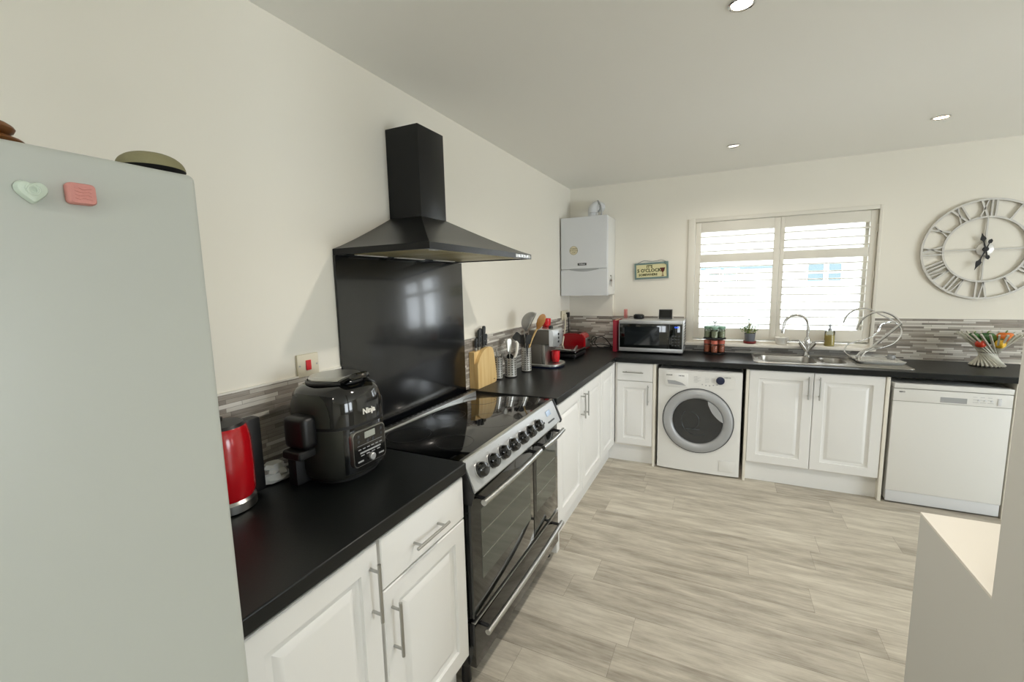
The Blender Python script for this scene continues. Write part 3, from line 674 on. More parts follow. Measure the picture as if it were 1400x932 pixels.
# ------------------------------------------------------------------ things on the worktops and walls
def perf_mat():
    t = NT('perforated_steel'); tc = t.n('TexCoord'); sp = t.n('SeparateXYZ'); t.l(tc.outputs['Object'], sp.inputs[0])
    ang = t.math('ARCTAN2', sp.outputs[1], sp.outputs[0])
    fu = t.math('FRACT', t.math('MULTIPLY', ang, 11/(2*PI))); fz = t.math('FRACT', t.math('MULTIPLY', sp.outputs[2], 64.0))
    hx = t.math('LESS_THAN', t.math('ABSOLUTE', t.math('SUBTRACT', fu, .5)), .25); hz = t.math('LESS_THAN', t.math('ABSOLUTE', t.math('SUBTRACT', fz, .5)), .16)
    band = t.math('MULTIPLY', t.math('GREATER_THAN', sp.outputs[2], .018), t.math('LESS_THAN', sp.outputs[2], .155))
    hole = t.math('MULTIPLY', t.math('MULTIPLY', hx, hz), band)
    t.l(t.mix(hole, lin('#DEDCD6'), lin('#15130f')), t.b.inputs['Base Color'])
    t.l(t.math('MULTIPLY', t.math('SUBTRACT', 1.0, hole), .75), t.b.inputs['Metallic']); t.b.inputs['Roughness'].default_value = .3
    return t.m
M['perf'] = perf_mat()
T = HT+.0005
# multi cooker -------------------------------------------------------
NC = (.215, -3.21)
t = thing('multi_cooker', 'big gunmetal and black electric multi cooker left of the range', 'multi cooker', (NC[0],NC[1],T))
def sup(rx, ry, z, n=2.7, a0=0, a1=2*PI, k=48, closed=True, c=NC):
    out = []
    for i in range(k if closed else k+1):
        a = a0+(a1-a0)*i/k; ca, sa = math.cos(a), math.sin(a)
        out.append(V((c[0]+rx*math.copysign(abs(ca)**(2/n),ca), c[1]+ry*math.copysign(abs(sa)**(2/n),sa), z)))
    return out
R = .132
MB().loft([sup(R*s,R*s,T+z) for s, z in ((.80,.012),(.90,.014),(.955,.024),(.985,.05),(1,.09),(1,.178))]).build('body', 'gun', t)
MB().loft([sup(R*.82,R*.82,T),sup(R*.82,R*.82,T+.013)]).build('base', 'rubber', t)
MB().loft([sup(R*.992,R*.992,T+.178),sup(R*.992,R*.992,T+.188)]).build('seam_ring', 'dark', t)
lid = MB().loft([sup(R*s,R*s,T+z) for s, z in ((1,.188),(1.0,.225),(.985,.255),(.94,.283),(.86,.300),(.72,.311),(.62,.314))]).build('lid', 'gblack', t)
for a in (-PI/2, PI/2):
    MB().loft([[p for p in sup(R*s*1.012,R*s*1.012,T+z,a0=a-.62-w,a1=a+.62+w,k=16,closed=False)] for s, z, w in ((1,.189,.0),(1,.225,.0),(.985,.252,-.04),(.94,.28,-.16),(.90,.291,-.3))], closed=False).build('lid_side_panel', 'gun', lid)
MB().lathe([(.083,0),(.085,.008),(.085,.018),(.079,.024),(.05,.025),(.001,.025)], (NC[0],NC[1],T+.312), 40).build('crisping_disc', 'steel', lid)
MB().lathe([(.088,-.006),(.095,0),(.095,.006),(.088,.010)], (NC[0],NC[1],T+.315), 40, cap0=False, cap1=False).build('disc_collar', 'black', lid)
lh = MB(); lh.tube(smooth([(NC[0]+.07,NC[1]+.045,T+.318),(NC[0]+.105,NC[1]+.035,T+.335),(NC[0]+.112,NC[1],T+.338),(NC[0]+.105,NC[1]-.035,T+.335),(NC[0]+.07,NC[1]-.045,T+.318)],5), .011, 10); lh.build('lid_handle', 'gblack', lid)
MB().text('Ninja', (NC[0]+R*.999,NC[1]+.008,T+.222), Y, Z, .026, .0025, bold=.0006).build('lettering', 'whitep', lid)
fc = MB()
fr_ = [sup(R*1.006,R*1.006,T+z,a0=-.62,a1=.62,k=16,closed=False) for z in (.03,.178)]
fc.loft(fr_, closed=False).build('fascia', 'gblack', t)
px = NC[0]+R*1.006
pb = MB(); rl = rrect(0,0,.146,.118,.016,5)
pb.loft([[V((px+h, NC[1]-.002+p[0]*s, T+.107+p[1]*s)) for p in rl] for s, h in ((1,-.012),(1,.003),(.985,.005),(.955,.005))]).build('panel_border', 'nickel', t)
cpn = MB().loft([[V((px+h, NC[1]-.002+p[0]*s, T+.107+p[1]*s)) for p in rl] for s, h in ((.955,.0052),(.95,.0062))]).build('control_panel', 'gblack', t)
px += .0063
MB().box((px,NC[1]-.025,T+.136),(px+.0006,NC[1]+.022,T+.157)).build('display', 'dispg', cpn)
for dy in (-.012,.012): MB().cyl((px,NC[1]+dy,T+.126),(px+.001,NC[1]+dy,T+.126),.006,seg=14).build('button', 'dgrey', cpn)
for dy in (-.052,.05):
    for dz in (.132,.149): MB().cyl((px,NC[1]+dy,T+dz),(px+.001,NC[1]+dy,T+dz),.005,seg=14).build('button', 'dgrey', cpn)
pr = MB()
pr.box((px,NC[1]-.058,T+.117),(px+.0005,NC[1]+.054,T+.118)).box((px,NC[1]-.048,T+.090),(px+.0006,NC[1]+.045,T+.095))
for k in range(6): pr.box((px,NC[1]-.055+.019*k,T+.103),(px+.0005,NC[1]-.043+.019*k,T+.106))
for k in range(4): pr.box((px,NC[1]-.045+.024*k,T+.082),(px+.0005,NC[1]-.03+.024*k,T+.085))
pr.build('printing', 'greyp', cpn)
MB().lathe([(.0125,0),(.0125,.008),(.010,.010),(.001,.010)], (px,NC[1],T+.068), 24, X).build('dial', 'alu', cpn)
for dy in (-.047,.047): MB().box((px,NC[1]+dy-.012,T+.063),(px+.0005,NC[1]+dy+.012,T+.068)).build('button', 'greyp', cpn)
for s, nm in ((-1,'side_handle'),(1,'side_handle')):
    y0 = NC[1]+s*R
    MB().box((NC[0]-.05,min(y0-s*.012,y0+s*.045),T+.13),(NC[0]+.045,max(y0-s*.012,y0+s*.045),T+.232),.02,4).build(nm, 'black', t)
MB().box((NC[0]-.045,NC[1]-R-.058,T+.10),(NC[0]+.035,NC[1]-R+.012,T+.128),.01,3).build('condensation_tray', 'dark', t)
MB().box((NC[0]-.06,NC[1]-R-.03,T+.0),(NC[0]-.02,NC[1]-R*.7,T+.10),.008).build('hinge_foot', 'dark', t)
# kettle -------------------------------------------------------------
kx, ky = .115, -3.545
t = thing('kettle', 'glossy red and black kettle half hidden behind the fridge', 'kettle', (kx,ky,T))
MB().lathe([(.07,0),(.078,.004),(.078,.028),(.072,.0355)], (kx,ky,T), 32).build('base', 'nickel', t)
MB().lathe([(.072,.036),(.077,.05),(.078,.12),(.076,.20),(.070,.235),(.066,.242)], (kx,ky,T), 36).build('body', 'red', t)
MB().lathe([(.066,.242),(.06,.250),(.03,.256),(.012,.258),(.012,.268),(.001,.270)], (kx,ky,T), 30).build('lid', 'black', t)
MB().box((kx-.02,ky+.058,T+.012),(kx+.02,ky+.112,T+.243),.008).build('handle', 'black', t)
MB().prism([(-.02,.205),(-.02,.238),(-.045,.246)], (kx,ky-.07,T), Y, Z, X*.02).build('spout', 'red', t)
bg_ = thing('plastic_bag', 'crumpled pale plastic bag behind the multi cooker', 'bag', (.06,-3.40,T))
m = MB(); lp = []
rnd = random.Random(3)
for k in range(8):
    z = .004+.055*k/7; lp.append([V((.075+(.045*(1-.5*(k/7)**2))*(1+.25*rnd.uniform(-1,1))*math.cos(2*PI*i/14)*.9, -3.365+.05*(1-.45*(k/7)**2)*(1+.25*rnd.uniform(-1,1))*math.sin(2*PI*i/14), T+z+rnd.uniform(-.004,.004)*(k>0))) for i in range(14)])
m.loft(lp).build('crumpled_film', 'tray', bg_)
# cooker switch ------------------------------------------------------
t = thing('cooker_switch', 'white wall switch with red rocker above the multi cooker', 'switch', (0,-3.145,1.258))
MB().box((-.0,-3.192,1.216),(.010,-3.100,1.300),.003).build('plate', 'creamp', t)
MB().box((.010,-3.158,1.240),(.014,-3.136,1.277),.002).build('rocker', 'redl', t)
for y in (-3.183,-3.109): MB().cyl((.010,y,1.258),(.0108,y,1.258),.0035,seg=12).build('screw', 'nickel', t)
# knife block --------------------------------------------------------
t = thing('knife_block', 'pale wooden knife block with curved top beside the splashback', 'knife block', (.045,-1.89,T))
kp = smooth([(-2.012,.0),(-1.90,.0),(-1.785,.004),(-1.772,.02),(-1.785,.10),(-1.802,.185),(-1.818,.222),(-1.85,.238),(-1.89,.238),(-1.94,.224),(-1.985,.196),(-2.012,.15)],3) if False else [(-2.012,.0),(-1.80,.0),(-1.782,.004),(-1.772,.02),(-1.778,.07),(-1.788,.12),(-1.80,.18),(-1.808,.208),(-1.822,.228),(-1.845,.238),(-1.875,.240),(-1.905,.236),(-1.94,.222),(-1.972,.2),(-1.995,.176),(-2.012,.148)]
MB().prism([(p[0],p[1]) for p in kp], (.048,0,T), Y, Z, X*.024).build('front_board', 'wood', t)
MB().prism([(-2.012,.0),(-1.79,.0),(-1.80,.16),(-1.825,.232),(-2.012,.222)], (.012,0,T), Y, Z, X*.0355).build('slotted_core', 'wood', t, label='shaded wooden core of the block')
MB().box((.0721,-1.815,T+.022),(.0725,-1.80,T+.026)).build('maker_mark', 'dark', t)
kn = [(-1.958,.030,.085,'leftmost and shortest of the black-handled knives'),(-1.922,.030,.135,'second black-handled knife from the left in the block'),(-1.895,.022,.14,'third black-handled knife from the left in the block'),(-1.865,.030,.152,'fourth and tallest black-handled knife in the block'),(-1.84,.03,.10,'rightmost black-handled knife in the block')]
for y, x, ln, lb in kn:
    k = thing('kitchen_knife', lb, 'knife', (x,y,T+.222), group='knives in the wooden block')
    d = V((0,.10,1)).normalized(); p = V((x,y,T+.215))
    MB().cyl(p,p+d*.028,.007,.0075,10).build('bolster', 'nickel', k)
    MB().lathe([(.009,.028),(.0115,.04),(.0115,ln*.6),(.0135,ln-.01),(.0115,ln),(.005,ln+.003)], p, 12, d, sx=.8, sy=1.15).build('handle', 'black', k)
    rv = MB()
    for q in (.4,.7):
        c = p+d*(ln*q); rv = MB().cyl(c+X*.0080,c+X*.0108,.003,seg=8); rv.build('rivet', 'nickel', k)
# utensil pots -------------------------------------------------------
def pot(x, y, r, h, label):
    t = thing('utensil_pot', label, 'utensil pot', (x,y,T), group='perforated steel utensil pots')
    MB().lathe([(r-.004,0),(r,.004),(r,h-.003),(r+.001,h),(r-.002,h),(r-.002,.006),(.001,.006)], (x,y,T), 36).build('cylinder', 'perf', t)
    MB().lathe([(r-.003,-.0004),(r+.0012,0),(r+.0012,.006),(r,.008)], (x,y,T), 36).build('base_ring', 'rubber', t)
    return t
pot(.1, -1.62, .041, .135, 'short wide perforated steel pot right of the knife block')
pot(.125, -1.41, .035, .175, 'tall slim perforated steel pot left of the coffee machine')
pot(.048, -1.71, .032, .15, 'perforated steel pot half hidden behind the knife block')
def utensil(name, label, cat, pts, r, hm, head=None, group='utensils in the steel pots'):
    p = [V(q) for q in pts]
    t = thing(name, label, cat, p[0], group=group)
    MB().tube(smooth(p,5), r, 10).build('handle', hm, t)
    if head: head(t)
    return t
def blade(p, d, n, w0, w1, ln, m, th=.003, name='head'):
    d = V(d).normalized(); n = V(n); n = (n-d*n.dot(d)).normalized(); s = d.cross(n)
    def h(t):
        lp = []
        for k, u in enumerate((0,.12,.5,.88,1)):
            w = (w0+(w1-w0)*u)*(.75 if k in (0,4) else 1)/2; c = V(p)+d*(ln*u)
            lp.append([c+s*w+n*th, c-s*w+n*th, c-s*w-n*th, c+s*w-n*th])
        MB().loft(lp).build(name, m, t)
    return h
def bowlhead(p, n, r, dep, m, name='bowl', sy=1):
    def h(t): MB().lathe([(.001,-dep),(r*.5,-dep*.85),(r*.85,-dep*.45),(r,0),(r-.002,0),(r*.8,-dep*.4),(r*.45,-dep*.75),(.001,-dep*.9)], p, 24, n, sy=sy).build(name, m, t)
    return h
B1 = T+.012
utensil('serving_spoon', 'pale steel slotted server standing in the short pot', 'spoon', [(.095,-1.62,B1),(.093,-1.62,T+.15),(.092,-1.62,T+.185)], .004, 'nickel', blade((.092,-1.62,T+.175),(0,0,1),(1,-.6,0),.03,.034,.085,'steelz'))
utensil('soup_ladle', 'white curved ladle leaning right in the short pot', 'ladle', [(.115,-1.625,B1),(.128,-1.625,T+.12),(.142,-1.62,T+.155),(.150,-1.615,T+.20),(.145,-1.60,T+.225),(.13,-1.59,T+.238)], [.008]*6 if False else .009, 'whitep')
utensil('whisk', 'wire whisk at the left of the short pot', 'whisk', [(.075,-1.62,B1),(.062,-1.625,T+.10),(.055,-1.63,T+.14)], .006, 'nickel', lambda t: [MB().tube([V((.055,-1.63,T+.14))+(V((math.cos(a),math.sin(a),0))*(.02*math.sin(PI*k/12)))+V((-.012,-.008,.075))*(k/12) for k in range(13)]+[V((.055,-1.63,T+.14))-(V((math.cos(a),math.sin(a),0))*(.02*math.sin(PI*k/12)))+V((-.012,-.008,.075))*(k/12) for k in range(12,-1,-1)], .0012, 6).build('wire_loop','nickel',t) for a in (0,1.05,2.1)])
utensil('ladle', 'dark ladle bowl upturned over the rim of the short pot', 'ladle', [(.10,-1.60,B1),(.10,-1.61,T+.11),(.105,-1.615,T+.135)], .005, 'dgrey', bowlhead((.10,-1.625,T+.137),(.5,-.5,.6),.026,.02,'gblack'))
utensil('peeler', 'steel peeler standing at the back of the short pot', 'peeler', [(.08,-1.595,B1),(.072,-1.59,T+.16),(.068,-1.59,T+.20)], .0045, 'steelz', blade((.068,-1.59,T+.195),(-.1,0,1),(1,-.5,0),.02,.026,.05,'nickel'))
utensil('tongs', 'steel tongs in the half hidden pot', 'tongs', [(.046,-1.71,B1),(.043,-1.712,T+.17),(.04,-1.714,T+.205)], .006, 'nickel')
utensil('fish_slice', 'black slotted turner leaning left from the tall pot', 'turner', [(.118,-1.41,B1),(.112,-1.41,T+.18),(.100,-1.41,T+.225)], .006, 'black', blade((.103,-1.41,T+.215),(-.75,-.1,.55),(.3,-1,.4),.05,.062,.085,'dgrey'))
utensil('pasta_spoon', 'black serving spoon with broad head in the tall pot', 'spoon', [(.132,-1.405,B1),(.128,-1.412,T+.18),(.122,-1.418,T+.215)], .007, 'black', blade((.124,-1.417,T+.20),(-.15,-.1,1),(.6,-.8,0),.055,.04,.07,'black',.008))
utensil('spatula', 'dark clear-headed spatula in front of the sieve', 'spatula', [(.135,-1.43,B1),(.145,-1.438,T+.18),(.150,-1.442,T+.21)], .006, 'dgrey', blade((.15,-1.442,T+.205),(.25,0,1),(.5,-.85,0),.04,.036,.065,'dgrey'))
def sieve_head(t):
    c = V((.165,-1.42,T+.36)); ax = V((-.66,-.28,.40)).normalized(); r = .072
    MB().lathe([(r,0),(r+.003,.003),(r+.004,.007),(r,.010),(r-.003,.006)], c, 40, -ax, cap0=False, cap1=False).build('rim', 'nickel', t)
    MB().lathe([(r*math.cos(a), .062*math.sin(a)) for a in [i*PI/2/9 for i in range(10)]], c, 40, ax, cap0=False, cap1=False).build('wire_mesh', 'mesh', t)
utensil('sieve', 'large round steel mesh sieve sticking up from the tall pot', 'sieve', [(.122,-1.425,B1),(.128,-1.43,T+.19),(.122,-1.435,T+.285),(.130,-1.43,T+.302)], .004, 'nickel', sieve_head)
utensil('wooden_spoon', 'wooden spoon with brown head leaning right from the tall pot', 'spoon', [(.135,-1.41,B1),(.150,-1.41,T+.18),(.212,-1.41,T+.315)], .0065, 'wood', lambda t: MB().lathe([(.0005,-.062),(.016,-.05),(.030,-.02),(.034,.012),(.027,.042),(.012,.056),(.0005,.058)], (.240,-1.41,T+.362), 24, V((.42,0,1)), ref=V((.6,.8,0)), sx=1, sy=.35).build('head', 'spoon', t))
# espresso machine ---------------------------------------------------
ex0, ex1, ey0, ey1 = .085, .258, -1.268, -1.035
t = thing('espresso_machine', 'compact steel espresso machine with round drip tray', 'coffee machine', (.17,-1.15,T))
MB().box((ex0,ey0,T+.176),(ex1-.012,ey1,T+.283),.006).build('head', 'esp', t, label='dark steel head casing')
hd = MB(); lp = []
for z, o in ((T+.166,0),(T+.22,.006),(T+.272,.004),(T+.288,-.004)):
    lp.append([V((ex1-.012,ey0-.001,z)),V((ex1+.010+o,ey0+.008,z)),V((ex1+.024+o,ey0+.07,z)),V((ex1+.026+o,(ey0+ey1)/2,z)),V((ex1+.024+o,ey1-.07,z)),V((ex1+.010+o,ey1-.008,z)),V((ex1-.012,ey1+.001,z))])
fp = hd.loft(lp).build('front_panel', 'alu', t)
for k in range(3): MB().cyl((ex1+.018,ey0+.085,T+.196+k*.028),(ex1+.034,ey0+.085,T+.196+k*.028),.0085,seg=16).build('button', 'black', fp)
MB().box((ex0+.004,ey0+.004,T+.283),(ex1-.02,ey1-.004,T+.291),.003).build('cup_warmer', 'steel', t)
MB().box((ex0,ey0,T+.02),(ex0+.10,ey1,T+.177),.004).build('column', 'esp', t)
MB().box((ex0+.1005,ey0+.002,T+.02),(ex0+.125,ey1-.002,T+.176),.003).build('column_front', 'steelz', t)
tr = MB(); rl = [(ex0+.0,ey0-.004),(ex1-.02,ey0-.004)]+[(ex1-.02+.080*math.cos(a),(ey0+ey1)/2+(ey1-ey0+.008)/2*math.sin(a)) for a in [-PI/2+PI*k/14 for k in range(1,14)]]+[(ex1-.02,ey1+.004),(ex0,ey1+.004)]
cxm, cym = .2, (ey0+ey1)/2
def scl(s): return [(cxm+(p[0]-cxm)*s, cym+(p[1]-cym)*s) for p in rl]
MB().loft([[V((p[0],p[1],T+z)) for p in scl(s)] for s, z in ((.93,0),(.95,.010))]).build('base', 'bluep', t)
MB().loft([[V((p[0],p[1],T+z)) for p in scl(s)] for s, z in ((.97,.010),(1,.014),(1,.026),(.975,.029),(.95,.026))]).build('drip_tray', 'steel', t)
MB().cyl((ex1-.005,cym,T+.17),(ex1-.005,cym,T+.15),.026,.022,24).build('group_spout', 'alu', t)
MB().lathe([(.016,0),(.016,.018),(.013,.024),(.001,.024)], (ex1-.02,ey0+.06,T+.2915), 20).build('steam_knob', 'black', t)
def mug(x, y, z, label, r=.032, h=.062, group='red mugs at the espresso machine'):
    t = thing('mug', label, 'mug', (x,y,z), group=group)
    MB().lathe([(r*.78,0),(r*.85,.003),(r*.97,h*.4),(r,h),(r-.003,h),(r*.9,h*.4),(r*.7,.008),(.001,.008)], (x,y,z), 28).build('cup', 'mug', t)
    MB().tube([V((x+.012,y-r*.93,z+h*.5))+V((0,-.018*math.sin(PI*k/10),.020*math.cos(PI*k/10))) for k in range(11)], .0035, 8).build('handle', 'mug', t)
    return t
mug(ex1-.018, cym+.03, T+.0295, 'red mug under the spout of the espresso machine', .034, .085)
m1 = mug(.15, -1.075, T+.2915, 'red mug standing on top of the espresso machine', .036, .066)
# toaster -----------------------------------------------------------
t = thing('toaster', 'long-slot deep red toaster with chrome end in the corner', 'toaster', (.12,-.23,T))
tx0, tx1, ty0, ty1 = .016, .222, -.312, -.16
prof = [(tx0,.014),(tx1,.014),(tx1+.002,.06),(tx1,.11),(tx1-.012,.135),(tx1-.035,.150),(tx1-.08,.157),(tx0+.05,.157),(tx0+.02,.15),(tx0,.13)]
MB().prism(prof, (0,ty0,T), X, Z, Y*(ty1-ty0)).build('shell', 'dred', t, sharp=30)
ep = [(tx1-.004,.010),(tx1+.016,.010),(tx1+.018,.06),(tx1+.014,.115),(tx1-.002,.142),(tx1-.03,.158),(tx1-.03,.151),(tx1-.011,.136),(tx1,.11),(tx1+.002,.06)]
MB().prism(ep, (0,ty0-.003,T), X, Z, Y*(ty1-ty0+.006)).build('end_cap', 'red', t)
MB().box((tx1+.0175,ty0+.01,T+.02),(tx1+.022,ty1-.01,T+.115),.002).build('end_plate', 'steelz', t)
MB().box((tx1+.02,-.25,T+.085),(tx1+.04,-.222,T+.098),.003).build('lever', 'black', t)
MB().box((tx1-.004,ty0-.004,T),(tx1+.018,ty0+.02,T+.024),.003).build('foot', 'chrome', t)
MB().box((tx0,ty0+.004,T),(tx1-.006,ty1-.004,T+.0138)).build('base', 'black', t)
for y in (-.268,-.205): MB().box((tx0+.03,y-.013,T+.1568),(tx1-.05,y+.013,T+.1578)).build('bread_slot', 'dark', t)
# sandwich press -----------------------------------------------------
t = thing('sandwich_press', 'low black sandwich press with silver handle arms, in front of the toaster', 'sandwich press', (.18,-.66,T))
MB().box((.05,-.80,T+.006),(.30,-.50,T+.038),.012,3).build('lower_plate', 'black', t)
MB().box((.05,-.80,T+.041),(.30,-.50,T+.066),.012,3).build('upper_plate', 'gblack', t)
MB().cyl((.045,-.79,T+.062),(.095,-.80,T+.062),.014,seg=16).build('hinge', 'black', t)
for a, b in (((.085,-.79,T+.072),(.275,-.835,T+.073)),((.29,-.80,T+.073),(.235,-.55,T+.073))):
    a, b = V(a), V(b)
    MB().tube([a+(b-a)*(k/8)+Z*.004*math.sin(PI*k/8) for k in range(9)], .008, 10).build('handle_arm', 'nickel', t)
for x in (.07,.28):
    for y in (-.78,-.52): MB().cyl((x,y,T),(x,y,T+.008),.012,seg=12).build('foot', 'rubber', t)
# socket, cables ------------------------------------------------------
t = thing('wall_socket', 'cream double wall socket with a black plug in the corner', 'socket', (0,-.22,1.235))
MB().box((.0095,-.322,1.19),(.018,-.15,1.282),.003).build('plate', 'creamp', t)
MB().box((.018,-.305,1.262),(.021,-.29,1.275),.001).build('switch', 'creamp', t)
MB().box((.018,-.30,1.205),(.044,-.25,1.25),.008).build('white_plug', 'creamp', t, label='cream plug with a thick cream lead')
MB().box((.018,-.215,1.215),(.046,-.168,1.262),.008).build('black_plug', 'black', t, label='black plug')
tag(MB().tube(smooth([(.03,-.275,1.204),(.034,-.275,1.15),(.03,-.29,1.08),(.028,-.33,1.0),(.03,-.36,.94),(.04,-.40,T+.008)],6), .0075, 8).build('power_lead', 'creamp'), 'thick cream lead dropping from the corner socket', 'lead', 'leads from the corner socket')
tag(MB().tube(smooth([(.034,-.19,1.214),(.036,-.185,1.16),(.03,-.15,1.05),(.05,-.10,.98),(.10,-.075,T+.02),(.20,-.08,T+.01)],6), .005, 8).build('power_lead', 'black'), 'black lead dropping from the corner socket to the worktop', 'lead', 'leads from the corner socket')
cb = MB(); pts = smooth([(.245,-.12,T+.055),(.27,-.10,T+.085),(.30,-.085,T+.10),(.345,-.08,T+.105),(.40,-.09,T+.06),(.43,-.10,T+.012),(.38,-.10,T+.006),(.31,-.12,T+.010),(.27,-.10,T+.05),(.285,-.08,T+.09),(.25,-.075,T+.105),(.23,-.08,T+.07),(.26,-.11,T+.03),(.33,-.09,T+.035),(.40,-.075,T+.02),(.455,-.08,T+.006)],6)
tag(cb.tube(pts, .0044, 7).build('appliance_cable', 'black'), 'tangle of thin black cable between the toaster and the red book', 'cable')
# book, microwave and what stands on it -------------------------------
t = thing('cookbook', 'tall red hardback book standing beside the microwave', 'book', (.51,-.2,T))
MB().box((.492,-.292,T),(.4945,-.07,T+.285),.0008).build('cover', 'book', t)
MB().box((.5255,-.292,T),(.528,-.07,T+.285),.0008).build('cover', 'book', t)
MB().box((.492,-.296,T),(.528,-.2915,T+.285),.0015).build('spine', 'book', t)
MB().box((.4947,-.291,T+.004),(.5253,-.075,T+.281)).build('pages', 'paper', t)
mx0, mx1, my0, my1, mz0, mz1 = .556, 1.092, -.345, -.03, .93, 1.205
t = thing('microwave', 'silver microwave with a dark glass front left of the window', 'microwave', (.82,-.19,T))
MB().box((mx0+.002,my0+.02,mz0),(mx1-.002,my1,mz1-.001),.004).build('casing', 'alu', t)
fb = MB().box((mx0,my0+.003,mz0),(mx1,my0+.022,mz0+.034),.003).box((mx0,my0+.003,mz1-.03),(mx1,my0+.022,mz1),.003).box((mx0,my0+.004,mz0+.034),(mx0+.006,my0+.022,mz1-.03)).box((mx1-.007,my0+.004,mz0+.034),(mx1,my0+.022,mz1-.03)).build('front_frame', 'alu', t)
d = MB().box((mx0+.006,my0+.001,mz0+.035),(mx0+.425,my0+.02,mz1-.031),.003).build('door', 'ovglass', t)
MB().box((mx0+.05,my0+.0003,mz0+.06),(mx0+.345,my0+.0012,mz1-.055)).build('door_window', 'washglass', d)
cpn = MB().box((mx0+.427,my0+.001,mz0+.035),(mx1-.0075,my0+.02,mz1-.031),.003).build('control_panel', 'ovglass', t)
MB().text('12:00', (mx0+.482,my0+.0006,mz1-.056), X, Z, .016, .0004, bold=.0006).build('clock_digits', 'disp', cpn)
for j in range(4):
    for k in range(3): MB().box((mx0+.446+k*.024,my0+.0003,mz0+.06+j*.026),(mx0+.462+k*.024,my0+.0011,mz0+.072+j*.026)).build('button', 'dgrey', cpn)
vt = MB()
for k in range(9): vt.box((mx1-.0022,my0+.14,mz0+.04+k*.024),(mx1-.0012,my1-.02,mz0+.052+k*.024))
vt.build('side_vents', 'dgrey', t)
for x in (mx0+.05,mx1-.05):
    for y in (my0+.06,my1-.04): MB().cyl((x,y,T),(x,y,mz0+.003),.014,seg=12).build('foot', 'rubber', t)
t = thing('smart_speaker', 'small round black speaker puck on top of the microwave', 'speaker', (.690,-.12,mz1))
MB().lathe([(.038,0),(.047,.004),(.048,.014),(.048,.026),(.044,.034),(.03,.037),(.001,.037)], (.690,-.12,mz1), 36).build('body', 'mblack', t)
MB().lathe([(.036,.0365),(.038,.038),(.036,.039),(.034,.038)], (.690,-.12,mz1), 32, cap0=False, cap1=False).build('light_ring', 'dgrey', t)
tag(MB().tube(smooth([(.643,-.11,mz1+.018),(.615,-.10,mz1+.015),(.59,-.08,mz1+.003),(.575,-.04,mz1+.003),(.57,-.02,mz1-.01),(.565,-.012,1.05)],6), .0018, 6).build('speaker_cable', 'dgrey'), 'thin dark cable running from the speaker puck over the microwave edge', 'cable')
t = thing('smart_display', 'small dark square display propped on the microwave', 'display', (.925,-.115,mz1))
MB().prism([(-.03,0),(-.022,0),(-.004,.082),(-.012,.084)], (.868,-.115,mz1), Y, Z, X*.114).build('screen', 'dgrey', t)
MB().prism([(-.029,.002),(-.02,.002),(.03,.0),(.03,.02),(-.01,.06)], (.885,-.115,mz1), Y, Z, X*.08).build('stand', 'black', t)
MB().prism([(-.0312,.013),(-.0305,.013),(-.0135,.078),(-.0142,.078)], (.874,-.115,mz1), Y, Z, X*.102).build('glass', 'gblack', t)
t = thing('candle', 'dusty pink upright block on the microwave left of the speaker puck', 'candle', (.555,-.09,mz1))
MB().box((.538+.012,-.105,mz1),(.572+.008,-.075,mz1+.083),.004).build('block', 'pink', t)
MB().box((.563,-.1058,mz1+.012),(.567,-.1048,mz1+.074)).build('groove', 'book', t)
# sign ---------------------------------------------------------------
t = thing('wall_sign', "small cream sign reading IT'S 5 O'CLOCK SOMEWHERE with teal frame", 'sign', (.778,0,1.638))
SR = Matrix.Translation((.778,-.008,1.638)) @ Matrix.Rotation(math.radians(-2.0),4,'Y')
def sgn(m): bmesh.ops.transform(m.bm, matrix=SR, verts=m.bm.verts); return m
sgn(MB().box((-.135,-.004,-.062),(.135,.006,.062))).build('board', 'signb', t)
sgn(MB().box((-.15,-.009,.058),(.15,.007,.074),.002).box((-.15,-.009,-.074),(.15,.007,-.058),.002).box((-.15,-.009,-.058),(-.134,.007,.058),.002).box((.134,-.009,-.058),(.15,.007,.058),.002)).build('frame', 'signf', t)
sgn(MB().text("IT'S", (-.015,-.0045,.036), X, Z, .036, .0006, bold=.0012)).build('lettering', 'ink', t)
sgn(MB().text("5 O'CLOCK", (-.02,-.0045,.002), X, Z, .041, .0006, bold=.0014)).build('lettering', 'ink', t)
sgn(MB().text("SOMEWHERE", (-.03,-.0045,-.036), X, Z, .028, .0006, bold=.001)).build('lettering', 'ink', t)
sgn(MB().prism([(.078,.022),(.122,.022),(.114,-.008),(.103,-.02),(.103,-.045),(.115,-.052),(.086,-.052),(.098,-.045),(.098,-.02),(.087,-.008)], (0,-.0065,0), X, Z, Y*.003)).build('cocktail_glass', 'brown', t)
sgn(MB().box((.118,-.012,.05),(.15,-.008,.076),.002)).build('corner_bow', 'signf', t)
sgn(MB().tube(smooth([(-.13,-.002,.07),(-.08,-.002,.09),(-.05,-.002,.094),(.0,-.002,.084),(.05,-.002,.086),(.09,-.002,.092),(.135,-.002,.072)],5), .0018, 6)).build('hanging_wire', 'wire', t)
